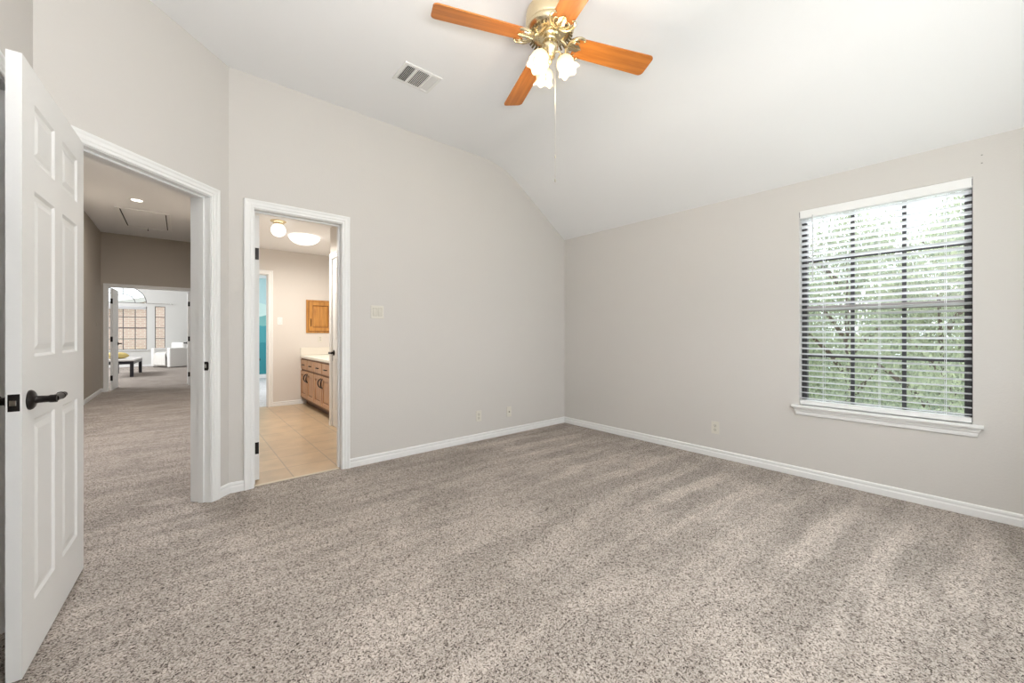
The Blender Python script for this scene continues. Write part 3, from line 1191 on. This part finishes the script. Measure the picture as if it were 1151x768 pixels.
baseboard('baseboard_sitting', [((-4.5, GY), (3.4, GY), (0, -1))])

FRW = mat('grey_window_frame', (.13, .12, .12), .5)
bm = new()
for k in range(5):
    x = AX - AR + 2 * AR * k / 4
    wv = .020 if k in (0, 4) else .011
    box(bm, (x - wv, GY + .05, RZ0), (x + wv, GY + .09, RZ1))
for k in range(5):
    z = RZ0 + (RZ1 - RZ0) * k / 4
    wv = .020 if k in (0, 2, 4) else .011
    box(bm, (AX - AR, GY + .052, z - wv), (AX + AR, GY + .088, z + wv))
w3 = struct(obj('window_3', bm, FRW), 'tall arched window of the bright sitting room past the hall', 'window')
bm = new()
pts = lambda r_: [(AX + r_ * math.cos(R(a_)), GY + .07, AZ + r_ * math.sin(R(a_))) for a_ in range(0, 181, 6)]
tube(bm, pts(AR - .012), .014, 6)
tube(bm, pts(AR * .5), .011, 6)
for a_ in (45, 90, 135):
    tube(bm, [(AX + AR * .5 * math.cos(R(a_)), GY + .07, AZ + AR * .5 * math.sin(R(a_))), (AX + AR * math.cos(R(a_)), GY + .07, AZ + AR * math.sin(R(a_)))], .010, 6)
tube(bm, [(AX - AR, GY + .07, AZ + .012), (AX + AR, GY + .07, AZ + .012)], .014, 6)
obj('fanlight_bars', bm, FRW, w3)
bm = new()
box(bm, (AX - AR, GY + .068, RZ0), (AX + AR, GY + .072, RZ1))
prism(bm, arch, lambda u, v, k: (u, k, v), GY + .068, GY + .072)
obj('pane', bm, PANE, w3)
bm = new()
box(bm, (AX - AR - .04, GY - .05, RZ0 - .03), (AX + AR + .04, GY + .05, RZ0))
obj('sill', bm, TRIM, w3)
bm = new()
for x in (SX0, SX1):
    box(bm, (x - .018, GY + .05, SZ0), (x + .018, GY + .09, SZ1))
for k in range(5):
    z = SZ0 + (SZ1 - SZ0) * k / 4
    wv = .018 if k in (0, 4) else .011
    box(bm, (SX0, GY + .052, z - wv), (SX1, GY + .088, z + wv))
w4 = struct(obj('window_4', bm, FRW), 'narrow side window right of the arched window', 'window')
bm = new()
box(bm, (SX0, GY + .068, SZ0), (SX1, GY + .072, SZ1))
obj('pane', bm, PANE, w4)

rb = thing('rolled_shade', 'white shade rolled up below the arch of the far window', 'blind', (AX, GY + .02, RZ1))
bm = new()
box(bm, (-AR + .02, -.035, -.045), (AR - .02, .025, -.002))
obj('headrail', bm, BLIND, rb, bevel=.004)
bm = new()
for k in range(4):
    box(bm, (-AR + .025, -.028, -.062 - .016 * k), (AR - .025, .018, -.048 - .016 * k))
obj('folds', bm, BLIND, rb)

cr = thing('curtain_rod', 'thin metal curtain rod above the narrow far window', 'curtain rod', (-.60, GY - .06, 2.245))
bm = new()
tube(bm, [(-.33, 0, 0), (.33, 0, 0)], .010, 10)
obj('rod', bm, CHROME, cr)
for x in (-.34, .34):
    bm = new()
    lathe(bm, [(0, -.03), (.012, -.024), (.020, 0), (.012, .024), (0, .03)], Matrix.Translation((x, 0, 0)) @ Matrix.Rotation(R(90), 4, 'Y'), 14)
    obj('finial', bm, CHROME, cr, smooth=True)
for x in (-.28, .28):
    bm = new()
    tube(bm, [(x, 0, 0), (x, .06, 0)], .007, 8)
    obj('bracket', bm, CHROME, cr)

# armchair (local: faces -x, near arm at y = 0)
ac = thing('armchair', 'white slipcovered armchair in the sitting room beside the far windows', 'armchair', (-.278, 17.72, 0), R(30))


def rbox(lo, hi, r=.03, seg=3):
    bm = new()
    box(bm, lo, hi)
    bmesh.ops.bevel(bm, geom=bm.edges[:] + bm.verts[:], offset=r, segments=seg, affect='EDGES', profile=.6)
    return bm


obj('base', rbox((.06, .16, .02), (.78, .86, .34)), BLIT, ac, smooth=True)
obj('seat_cushion', rbox((.03, .17, .34), (.66, .85, .50), .05), BLIT, ac, smooth=True)
obj('backrest', rbox((.62, .08, .02), (.88, .94, .82), .06), BLIT, ac, smooth=True)
for y in (0, .86):
    obj('armrest', rbox((0, y, .02), (.84, y + .16, .66 if y else .68), .035), BLIT, ac, smooth=True)
obj('back_cushion', rbox((.50, .18, .46), (.66, .84, .86), .06), BLIT, ac, smooth=True)
for x in (.06, .80):
    for y in (.05, .95):
        bm = new()
        tube(bm, [(x, y, 0), (x, y, .03)], .02, 10)
        obj('foot', bm, DARK, ac)
# throw draped over the seat front
th = thing('throw_blanket', 'cream throw draped over the seat front of the white armchair', 'blanket', (-.278, 17.72, 0), R(30))
bm = new()
nu, nv = 20, 28
path = [(.50, .512), (.30, .522), (.12, .520), (.03, .50), (-.012, .45), (-.022, .36), (-.030, .26), (-.034, .16), (-.038, .07)]


def along(t_):
    f = t_ * (len(path) - 1)
    i = min(int(f), len(path) - 2)
    f -= i
    return path[i][0] * (1 - f) + path[i + 1][0] * f, path[i][1] * (1 - f) + path[i + 1][1] * f


g = []
for i in range(nu + 1):
    row = []
    for j in range(nv + 1):
        t_ = i / nu
        x, z = along(t_)
        w = .24 + .10 * t_
        y = .50 + (j / nv - .5) * 2 * w + .02 * math.sin(5 * t_)
        rip = .014 * math.sin(j * 1.35 + 2 * t_) * (0.35 + .65 * t_)
        row.append(bm.verts.new((x - max(0, t_ - .25) * 0.02 + rip * (1 if t_ > .35 else 0) - .004, y, z + (rip * .6 if t_ < .4 else 0) + .008)))
    g.append(row)
for i in range(nu):
    for j in range(nv):
        bm.faces.new((g[i][j], g[i + 1][j], g[i + 1][j + 1], g[i][j + 1]))
o = obj('cloth', bm, mat('cream_throw', (.74, .72, .68), .95, bump=.4, bscale=60), th, smooth=True, angle=80)
md = o.modifiers.new('thickness', 'SOLIDIFY')
md.thickness = .01

# bench-like coffee table
ct = thing('coffee_table', 'long low table with white top and thick dark legs', 'table', (-1.20, 15.4, 0), R(-3))
tw, tl = .285, .80
TBL = mat('espresso_wood', (.012, .013, .022), .35)
bm = new()
box(bm, (-tw - .01, -tl - .01, .425), (tw + .01, tl + .01, .465))
obj('table_top', bm, mat('white_table_top', (.80, .79, .78), .3), ct, bevel=.006)
bm = new()
for lo, hi in (((-tw + .07, -tl + .006, .345), (tw - .07, -tl + .03, .425)), ((-tw + .07, tl - .03, .345), (tw - .07, tl - .006, .425)),
               ((-tw + .006, -tl + .07, .345), (-tw + .03, tl - .07, .425)), ((tw - .03, -tl + .07, .345), (tw - .006, tl - .07, .425))):
    box(bm, lo, hi)
obj('apron', bm, TBL, ct)
for sx in (-1, 1):
    for sy in (-1, 1):
        bm = new()
        x, y = sx * (tw - .038), sy * (tl - .038)
        box(bm, (x - .036, y - .036, 0), (x + .036, y + .036, .425))
        obj('leg', bm, TBL, ct, bevel=.004)
pl = thing('throw_pillow', 'yellow throw pillow lying on the white topped low table', 'pillow', (-1.36, 15.45, .465), R(15))
bm = new()
g = {}
n_ = 14
for s in (1, -1):
    for i in range(n_ + 1):
        for j in range(n_ + 1):
            u, v = i / n_ * 2 - 1, j / n_ * 2 - 1
            h_ = .085 * ((1 - u ** 4) * (1 - v ** 4)) ** .55 + .002
            x = u * .23 * (1 - .10 * (1 - abs(v)) * abs(u) ** 3 * 0 - .06 * (1 - v * v) * abs(u))
            y = v * .23 * (1 - .06 * (1 - u * u) * abs(v))
            g[s, i, j] = bm.verts.new((x, y, .085 + s * h_ * (1 if s > 0 else .95)))
    for i in range(n_):
        for j in range(n_):
            q = (g[s, i, j], g[s, i + 1, j], g[s, i + 1, j + 1], g[s, i, j + 1])
            bm.faces.new(q if s > 0 else q[::-1])
bmesh.ops.remove_doubles(bm, verts=bm.verts, dist=.006)
obj('cushion_cover', bm, mat('yellow_fabric', (.74, .58, .22), .9, bump=.3, bscale=90), pl, smooth=True, angle=80)

# plant behind the armchair
pt = thing('potted_plant', 'leafy green floor plant behind the white armchair', 'plant', (.60, 18.50, 0))
bm = new()
lathe(bm, [(0, 0), (.12, 0), (.16, .30), (.165, .32), (.150, .32), (.145, .28), (0, .28)], None, 28)
obj('pot', bm, mat('white_pot', (.7, .7, .68), .4), pt, smooth=True)
stem, leaves = new(), new()
rnd = random.Random(5)
for s in range(7):
    a = 2 * PI * s / 7 + rnd.random()
    hgt = 1.25 + rnd.random() * .55
    lean = .08 + .10 * rnd.random()
    pts_ = [(.03 * math.cos(a), .03 * math.sin(a), .27)]
    for q in (.33, .66, 1):
        pts_.append((lean * q * q * math.cos(a) + .03 * math.cos(a), lean * q * q * math.sin(a) + .03 * math.sin(a), .28 + (hgt - .28) * q))
    tube(stem, pts_, [.010, .009, .007, .005], 7)
    for k in range(16):
        f = .35 + .65 * k / 15
        b0 = Vector(pts_[1]).lerp(Vector(pts_[3]), min(1, max(0, (f - .33) / .67)))
        la = a + k * 2.4
        L = .17 + .06 * rnd.random()
        d = Vector((math.cos(la), math.sin(la), .55 - .9 * rnd.random() * .5)).normalized()
        sd = d.cross(Vector((0, 0, 1))).normalized()
        nup = sd.cross(d)
        prev = None
        for i, (tt, ww) in enumerate(((0, .004), (.25, .026), (.55, .034), (.8, .02), (1, .001))):
            c_ = b0 + d * L * tt - Vector((0, 0, 1)) * .05 * tt * tt
            row = [leaves.verts.new(c_ - sd * ww + nup * .006), leaves.verts.new(c_), leaves.verts.new(c_ + sd * ww + nup * .006)]
            if prev:
                leaves.faces.new((prev[0], prev[1], row[1], row[0]))
                leaves.faces.new((prev[1], prev[2], row[2], row[1]))
            prev = row
obj('stems', stem, mat('plant_stem', (.20, .14, .07), .8), pt, smooth=True)
obj('leaves', leaves, mat('plant_leaf', (.10, .24, .06), .5), pt, smooth=True)

# ------------------------------------------------------------------ bathroom
BW0, BW1, BYF, BZC = .36, 2.10, 7.15, 2.475
TX0, TX1 = .44, 1.045                              # doorway to the teal room
PX, PY1 = 1.440, 5.25                              # partition face and end
QY0, QY1 = 4.42, 5.165                             # door in the partition
bm = new()
box(bm, (.36, YA + WT, BZC), (BW1 + .1, BYF + .12, BZC + .08))
struct(obj('ceiling_bath', bm, CEIL))
bm = new()
for lo, hi in (((.36, BYF, 0), (TX0 - JT, BYF + .12, BZC)), ((TX1 + JT, BYF, 0), (BW1 + .1, BYF + .12, BZC)), ((TX0 - JT, BYF, DH + JT), (TX1 + JT, BYF + .12, BZC))):
    box(bm, lo, hi)
struct(obj('wall_bath_back', bm, BATHW))
bm = new()
box(bm, (BW1, PY1 - .1, 0), (BW1 + .1, BYF, BZC))
struct(obj('wall_bath_right', bm, BATHW))
bm = new()
box(bm, (PX, YA + WT, 0), (PX + .1, QY0 - JT, BZC))
box(bm, (PX, QY1 + JT, 0), (PX + .1, PY1, BZC))
box(bm, (PX, QY0 - JT, DH + JT), (PX + .1, QY1 + JT, BZC))
box(bm, (PX + .1, PY1 - .1, 0), (BW1, PY1, BZC))
struct(obj('wall_bath_partition', bm, BATHW))
fnB = lambda s, z, t: (s, BYF - t, z)
casing('trim_12', fnB, TX0, TX1, DH)
jb2 = jamb('trim_13', fnB, TX0, TX1, DH, .12, -.05)
bm = new()
box(bm, (TX1 - .0025, BYF + .028, .90), (TX1 + .001, BYF + .052, .96))
obj('strike_plate', bm, CHROME, jb2)
fnP = lambda s, z, t: (PX - t, s, z)
casing('trim_14', fnP, QY0, QY1, DH)
jamb('trim_15', fnP, QY0, QY1, DH, .1)
baseboard('baseboard_bath', [((TX1 + .066, BYF), (1.58, BYF), (0, -1)), ((PX, QY1 + .066), (PX, PY1 + .013), (-1, 0)), ((PX - .013, PY1), (1.53, PY1), (0, 1))])
d5 = obj('door_5', door_mesh(QY1 - QY0 - .006, LH), DOORW)
struct(d5, 'white closed door in the side wall of the bathroom', 'door')
d5.location = (PX + .002, QY0 + .003, .014)
d5.rotation_euler = (0, 0, R(90))
d5.location.x = PX + .037
lever(d5, QY1 - QY0 - .07, .90, .035, 1, -1)
bm = new()
box(bm, (QY1 - QY0 - .020, .0345, .80), (QY1 - QY0 - .012, .0375, .875))
obj('latch_plate', bm, BLACK, d5)

# vanity: two units of two drawers over two doors, one worktop across
VX = 1.520
UW = .835


def vanity(name, label, y1):
    t = thing(name, label, 'cabinet', (VX, y1, 0), 0, 'vanity cabinet units')
    bm = new()
    box(bm, (.012, -UW + .001, .10), (.555, -.001, .758))
    box(bm, (.075, -UW + .001, 0), (.555, -.001, .10))
    obj('carcass', bm, VANL, t)
    bm = new()
    for lo, hi in (((0, -UW + .001, .10), (.014, -UW + .022, .758)), ((0, -.022, .10), (.014, -.001, .758)), ((0, -UW / 2 - .012, .10), (.014, -UW / 2 + .012, .758)),
                   ((0, -UW + .022, .100), (.013, -.022, .128)), ((0, -UW + .022, .735), (.013, -.022, .758)), ((0, -UW + .022, .560), (.013, -.022, .578))):
        box(bm, lo, hi)
    obj('face_frame', bm, mat('cabinet_frame_shade', (0.24, 0.115, 0.05), .5), t)
    for k in range(2):
        a, b = -UW / 2 * (k + 1) + .014, -UW / 2 * k - .014
        d = rbox((-.016, a, .584), (-.001, b, .732), .004, 2)
        dr = obj('drawer', d, VAN, t)
        c_ = (a + b) / 2
        bm = new()
        tube(bm, [(-.015, c_ - .048, .655), (-.036, c_ - .044, .655), (-.040, c_ - .025, .655), (-.040, c_ + .025, .655), (-.036, c_ + .044, .655), (-.015, c_ + .048, .655)], .0062, 8)
        obj('pull', bm, BLACK, dr, smooth=True)
        # framed door with a raised panel
        bm = new()
        z0_, z1_, f = .132, .556, .058
        for lo, hi in (((-.018, a, z0_), (-.001, a + f, z1_)), ((-.018, b - f, z0_), (-.001, b, z1_)), ((-.018, a + f, z0_), (-.001, b - f, z0_ + f)), ((-.018, a + f, z1_ - f), (-.001, b - f, z1_))):
            box(bm, lo, hi)
        dd = obj('cabinet_door', bm, VAN, t, bevel=.002)
        bm = new()
        ring = []
        for ins, x in ((.0, -.004), (.006, -.004), (.030, -.013)):
            ring.append([bm.verts.new((x, yy_, z_)) for yy_, z_ in ((a + f + ins, z0_ + f + ins), (b - f - ins, z0_ + f + ins), (b - f - ins, z1_ - f - ins), (a + f + ins, z1_ - f - ins))])
        for p_, q_ in zip(ring, ring[1:]):
            for m_ in range(4):
                bm.faces.new((p_[m_], p_[(m_ + 1) % 4], q_[(m_ + 1) % 4], q_[m_]))
        bm.faces.new(ring[-1])
        obj('raised_panel', bm, VAN, dd)
        bm = new()
        ri = []
        for ins in (0, .006):
            ri.append([bm.verts.new((-.0045, yy_, z_)) for yy_, z_ in ((a + f + ins, z0_ + f + ins), (b - f - ins, z0_ + f + ins), (b - f - ins, z1_ - f - ins), (a + f + ins, z1_ - f - ins))])
        for m_ in range(4):
            bm.faces.new((ri[0][m_], ri[0][(m_ + 1) % 4], ri[1][(m_ + 1) % 4], ri[1][m_]))
        obj('panel_groove', bm, VANL, dd)
        hy_ = (a + .024) if k == 0 else (b - .024)
        bm = new()
        sgn = 1 if k == 0 else -1
        tube(bm, [(-.017, hy_, .395), (-.034, hy_ + sgn * .012, .405), (-.046, hy_ + sgn * .034, .435), (-.048, hy_ + sgn * .036, .455), (-.046, hy_ + sgn * .034, .475), (-.034, hy_ + sgn * .012, .505), (-.017, hy_, .515)], .0080, 8)
        for z_ in (.395, .515):
            lathe(bm, [(0, 0), (.014, 0), (.012, .004), (0, .006)], Matrix.Translation((-.018, hy_, z_)) @ Matrix.Rotation(R(-90), 4, 'Y'), 12)
        obj('door_pull', bm, BLACK, dd, smooth=True)
    return t


v1 = vanity('vanity_cabinet', 'oak vanity unit against the far bathroom wall', BYF)
v2 = dup(v1, (VX, BYF - UW, 0), label='oak vanity unit nearer the bathroom door, partly behind the casing')
vt_ = thing('countertop', 'cream marble countertop with backsplash on the bathroom vanity', 'countertop', (VX, BYF, .758))
bm = new()
box(bm, (-.025, -1.89, 0), (.58, -.0005, .042))
obj('slab', bm, MARBLE, vt_, bevel=.008)
bm = new()
box(bm, (-.020, -.022, .042), (.56, -.0005, .165))
box(bm, (.560, -1.89, .042), (.58, -.0005, .165))
obj('backsplash', bm, MARBLE, vt_, bevel=.006)

# medicine cabinet
mc = thing('medicine_cabinet', 'honey oak medicine cabinet on the bathroom wall above the counter', 'cabinet', (1.583, BYF, 1.165))
bm = new()
for lo, hi in (((0, -.02, 0), (.045, -.0005, .545)), ((.395, -.02, 0), (.44, -.0005, .545)), ((.045, -.02, 0), (.395, -.0005, .04)), ((.045, -.02, .505), (.395, -.0005, .545))):
    box(bm, lo, hi)
box(bm, (.045, -.006, .04), (.395, -.0005, .505))
obj('frame', bm, OAK, mc, bevel=.002)
bm = new()
x0, x1, z0_, z1_, f = .036, .404, .030, .515, .06
for lo, hi in (((x0, -.040, z0_), (x0 + f, -.021, z1_)), ((x1 - f, -.040, z0_), (x1, -.021, z1_)), ((x0 + f, -.040, z0_), (x1 - f, -.021, z0_ + f)), ((x0 + f, -.040, z1_ - f), (x1 - f, -.021, z1_))):
    box(bm, lo, hi)
md_ = obj('cabinet_door', bm, OAK, mc, bevel=.003)
bm = new()
for lo, hi in (((x0 - .005, -.0215, z0_ - .005), (x1 + .005, -.0201, z1_ + .005)),):
    box(bm, lo, hi)
obj('door_gap', bm, VANL, mc)
bm = new()
ri = []
for ins in (0, .008):
    ri.append([bm.verts.new((x, -.0245, z)) for x, z in ((x0 + f + ins, z0_ + f + ins), (x1 - f - ins, z0_ + f + ins), (x1 - f - ins, z1_ - f - ins), (x0 + f + ins, z1_ - f - ins))])
for m_ in range(4):
    bm.faces.new((ri[0][m_], ri[0][(m_ + 1) % 4], ri[1][(m_ + 1) % 4], ri[1][m_]))
obj('panel_groove', bm, VANL, md_)
bm = new()
ring = []
for ins, y in ((0, -.024), (.008, -.024), (.040, -.035)):
    ring.append([bm.verts.new((x, y, z)) for x, z in ((x0 + f + ins, z0_ + f + ins), (x1 - f - ins, z0_ + f + ins), (x1 - f - ins, z1_ - f - ins), (x0 + f + ins, z1_ - f - ins))])
for p_, q_ in zip(ring, ring[1:]):
    for m_ in range(4):
        bm.faces.new((p_[m_], p_[(m_ + 1) % 4], q_[(m_ + 1) % 4], q_[m_]))
bm.faces.new(ring[-1])
obj('raised_panel', bm, OAK, md_)
bm = new()
tube(bm, [(x0 + .028, -.040, .11), (x0 + .028, -.058, .115), (x0 + .028, -.060, .17), (x0 + .028, -.058, .225), (x0 + .028, -.040, .23)], .006, 8)
obj('pull', bm, BLACK, md_, smooth=True)

switch_plate('light_switch', 'white switch plate on the far bathroom wall', (1.207, BYF, 1.352), 0, 1, True, TRIM, TRIM)
plate_outlet('wall_outlet', 'pale outlet on bathroom wall under the oak medicine cabinet', (1.80, BYF, 1.065), 0)

# bath lights
gl = thing('globe_light', 'lit white globe ceiling light with brass base in the bathroom', 'ceiling light', (.883, 5.32, BZC))
bm = new()
lathe(bm, [(0, 0), (.082, 0), (.084, -.008), (.070, -.020), (.055, -.026), (.050, -.036), (.052, -.042), (0, -.042)], None, 36)
obj('fitter', bm, BRASS, gl, smooth=True)
bm = new()
lathe(bm, [(.040, -.036)] + [(.077 * math.sin(R(a_)), -.108 + .077 * math.cos(R(a_))) for a_ in range(30, 181, 10)][:-1] + [(0, -.185)], None, 36, cap=False)
obj('globe', bm, mat_emit('lit_globe_glass', (1, .96, .88), 1.3), gl, smooth=True, angle=80)
area('bath_globe_lamp', (.883, 5.32, BZC - .22), (0, 0, 0), .3, .3, 13, (1, .95, .87))
ds = thing('dish_light', 'lit shallow white dish ceiling light deeper in the bathroom', 'ceiling light', (1.295, 5.94, BZC))
bm = new()
lathe(bm, [(0, 0), (.10, 0), (.10, -.02), (0, -.02)], None, 32)
obj('canopy', bm, TRIM, ds)
bm = new()
lathe(bm, [(.188, -.018), (.184, -.034), (.164, -.060), (.13, -.085), (.08, -.104), (.03, -.112), (0, -.113)], None, 40, cap=False)
obj('dish', bm, mat_emit('lit_dish_glass', (1, .97, .92), 1.0), ds, smooth=True, angle=80)
area('bath_dish_lamp', (1.28, 5.94, BZC - .13), (0, 0, 0), .36, .36, 17, (1, .95, .88))

# teal bedroom past the bathroom
TEY = 12.05
bands = [(0, .84, (.035, .23, .275)), (.84, .86, (.10, .34, .38)), (.86, 1.0, None)]
bm = new()
box(bm, (.36, TEY, 0), (3.0, TEY + .06, 2.6))
mm = bpy.data.materials.new('teal_hill_paint')
mm.use_nodes = True
n, l = nodes_of(mm)
p = n['Principled BSDF']
p.inputs['Roughness'].default_value = .8
tc = n.new('ShaderNodeTexCoord')
sp_ = n.new('ShaderNodeSeparateXYZ')
l.new(tc.outputs['Object'], sp_.inputs[0])


def hill(base, amp, freq, ph):
    a1 = n.new('ShaderNodeMath')
    a1.operation = 'MULTIPLY_ADD'
    l.new(sp_.outputs['X'], a1.inputs[0])
    a1.inputs[1].default_value = freq
    a1.inputs[2].default_value = ph
    s1 = n.new('ShaderNodeMath')
    s1.operation = 'SINE'
    l.new(a1.outputs[0], s1.inputs[0])
    m1 = n.new('ShaderNodeMath')
    m1.operation = 'MULTIPLY_ADD'
    l.new(s1.outputs[0], m1.inputs[0])
    m1.inputs[1].default_value = amp
    m1.inputs[2].default_value = base
    g1 = n.new('ShaderNodeMath')
    g1.operation = 'LESS_THAN'
    l.new(sp_.outputs['Z'], g1.inputs[0])
    l.new(m1.outputs[0], g1.inputs[1])
    return g1.outputs[0]


cur = None
base_c = (.46, .66, .68, 1)
for fac, colr in ((hill(1.93, .06, 5.0, 1.0), (.58, .76, .73, 1)), (hill(1.70, .10, 5.0, 3.4), (.20, .46, .45, 1)), (hill(1.50, .14, 5.2, 3.6 - 1.2), (.07, .33, .37, 1)), (hill(.92, .012, 20, 0), (.035, .25, .29, 1))):
    mx = n.new('ShaderNodeMix')
    mx.data_type = 'RGBA'
    l.new(fac, mx.inputs[0])
    if cur is None:
        mx.inputs[6].default_value = base_c
    else:
        l.new(cur, mx.inputs[6])
    mx.inputs[7].default_value = colr
    cur = mx.outputs[2]
l.new(cur, p.inputs['Base Color'])
struct(obj('wall_teal', bm, mm))
bm = new()
box(bm, (.36, 7.27, 0), (.42, TEY, 2.6))
box(bm, (2.9, 7.27, 0), (2.96, TEY, 2.6))
box(bm, (BW1 + .1, 7.2, 0), (2.96, 7.27, 2.6))
struct(obj('wall_teal_room', bm, ROOMW))
bm = new()
box(bm, (.36, 7.2, 2.6), (3.0, TEY + .06, 2.66))
struct(obj('ceiling_teal_room', bm, CEIL))
bm = new()
box(bm, (.42, TEY - .014, 0), (2.9, TEY, .10))
struct(obj('baseboard_teal', bm, TRIM, bevel=.003))

# ------------------------------------------------------------------ outdoors
GZ = -3.0
bm = new()
box(bm, (-40, -40, GZ - .1), (60, 70, GZ))
struct(obj('ground', bm, mat('lawn', (.10, .17, .05), .95, bump=.5, bscale=8, vary=.35, vscale=1.2)))

bh = thing('brick_house', 'neighbouring brick house seen through the arched window', 'house', (-3.2, 24.5, GZ))
bm = new()
prism(bm, [(-7, 0), (9, 0), (9, 5.6), (3.8, 6.1), (-7, 3.4)], lambda u, v, k: (u, k, v), 0, 6)
obj('brick_wall', bm, mat_brick('pink_brick', (.84, .58, .51), (.76, .49, .42), (.90, .74, .66), .26, .085, .014, .5, .9, rot=(R(90), 0, 0)), bh)
bm = new()
prism(bm, [(-7.4, 3.25), (3.8, 6.06), (9.4, 5.5), (9.4, 5.7), (3.8, 6.28), (-7.4, 3.45)], lambda u, v, k: (u, k, v), -.35, 6.3)
obj('roof', bm, mat('pale_fascia', (.66, .62, .60), .8), bh)


def tree(name, label, loc, seed, hgt, rad, share=None):
    t = thing(name, label, 'tree', loc, seed * 1.3, 'trees outside the bedroom window')
    if share:
        for ch in share.children:
            c = ch.copy()
            C.objects.link(c)
            c.parent = t
        t.scale = (rad, rad, hgt)
        return t
    rnd = random.Random(seed)
    bm = new()
    tube(bm, [(0, 0, 0), (.03, .02, .25), (-.02, .03, .5), (.02, 0, .8)], [.05, .04, .03, .012], 9)
    for k in range(8):
        a = k * 2.4
        z = .28 + .06 * k
        tube(bm, [(0, 0, z), (.25 * math.cos(a), .25 * math.sin(a), z + .08), (.6 * math.cos(a), .6 * math.sin(a), z + .16)], [.018, .012, .004], 6)
    obj('trunk', bm, mat('tree_bark', (.12, .085, .06), .9), t, smooth=True)
    verts, faces = [], []
    for c_ in range(64):
        a, u = rnd.random() * 2 * PI, rnd.random()
        rr = rnd.random() ** .5
        zc_ = .22 + .74 * u
        prof_ = math.sin(PI * min(1, .12 + .88 * u) * .94 + .1)
        cx, cy = rr * prof_ * math.cos(a), rr * prof_ * math.sin(a)
        for q in range(220):
            px_, py_, pz_ = cx + rnd.gauss(0, .12), cy + rnd.gauss(0, .12), zc_ + rnd.gauss(0, .045)
            d = Vector((rnd.gauss(0, 1), rnd.gauss(0, 1), rnd.gauss(0, .6))).normalized()
            s = d.orthogonal().normalized()
            s.rotate(Matrix.Rotation(rnd.random() * 6.28, 3, d))
            L, w = .026 + .018 * rnd.random(), .009 + .006 * rnd.random()
            b = Vector((px_, py_, pz_))
            i0 = len(verts)
            zs = .55
            for pnt in (b - d * L * .5, b + s * w, b + d * L * .5, b - s * w):
                verts.append((pnt.x, pnt.y, b.z + (pnt.z - b.z) * zs))
            faces.append((i0, i0 + 1, i0 + 2, i0 + 3))
    me = bpy.data.meshes.new('foliage')
    me.from_pydata(verts, [], faces)
    me.materials.append(LEAFM)
    o = bpy.data.objects.new('foliage', me)
    C.objects.link(o)
    o.parent = t
    t.scale = (rad, rad, hgt)
    return t


LEAFM = bpy.data.materials.new('tree_leaf')
LEAFM.use_nodes = True
n, l = nodes_of(LEAFM)
p = n['Principled BSDF']
tc = n.new('ShaderNodeTexCoord')
t_ = n.new('ShaderNodeTexNoise')
t_.inputs['Scale'].default_value = 9
t_.inputs['Detail'].default_value = 4
r_ = n.new('ShaderNodeValToRGB')
r_.color_ramp.elements[0].position, r_.color_ramp.elements[0].color = .36, (.29, .34, .25, 1)
r_.color_ramp.elements[1].position, r_.color_ramp.elements[1].color = .64, (.68, .72, .50, 1)
l.new(tc.outputs['Object'], t_.inputs['Vector'])
l.new(t_.outputs['Fac'], r_.inputs['Fac'])
l.new(r_.outputs['Color'], p.inputs['Base Color'])
p.inputs['Roughness'].default_value = .6
tr = n.new('ShaderNodeBsdfTranslucent')
l.new(r_.outputs['Color'], tr.inputs[0])
mx = n.new('ShaderNodeMixShader')
mx.inputs[0].default_value = .5
l.new(p.outputs[0], mx.inputs[1])
l.new(tr.outputs[0], mx.inputs[2])
l.new(mx.outputs[0], n['Material Output'].inputs['Surface'])
TL = 'leafy green tree of the row outside the bedroom window'
t0 = tree('leafy_tree', TL, (9.5, .4, GZ), 1, 5.9, 1.5)
for i, (x, y, hg, rd) in enumerate(((10.2, 4.0, 6.1, 1.5), (13.6, 2.3, 7.6, 1.8), (13.2, -2.2, 6.8, 1.8), (18.2, 0.1, 8.8, 2.0), (18.5, 5.2, 8.9, 2.0), (17.6, -4.6, 8.2, 2.0))):
    tree('leafy_tree', TL, (x, y, GZ), i + 2, hg, rd, t0)

# tall clipped hedge closing the view between the trunks
hd = thing('tall_hedge', 'long green hedge far behind the trees outside the window', 'hedge', (22.5, 2.0, GZ))
rnd = random.Random(99)
verts, faces = [], []
for q in range(26000):
    b = Vector((rnd.gauss(0, .5), rnd.uniform(-16, 16), rnd.random() ** .8 * (3.9 + .35 * math.sin(q))))
    d = Vector((rnd.gauss(0, 1), rnd.gauss(0, 1), rnd.gauss(0, .8))).normalized()
    s_ = d.orthogonal().normalized()
    L, w = .20 + .12 * rnd.random(), .07 + .04 * rnd.random()
    i0 = len(verts)
    for pnt in (b - d * L * .5, b + s_ * w, b + d * L * .5, b - s_ * w):
        verts.append((pnt.x, pnt.y, max(.01, pnt.z)))
    faces.append((i0, i0 + 1, i0 + 2, i0 + 3))
me = bpy.data.meshes.new('foliage')
me.from_pydata(verts, [], faces)
me.materials.append(LEAFM)
o = bpy.data.objects.new('foliage', me)
C.objects.link(o)
o.parent = hd
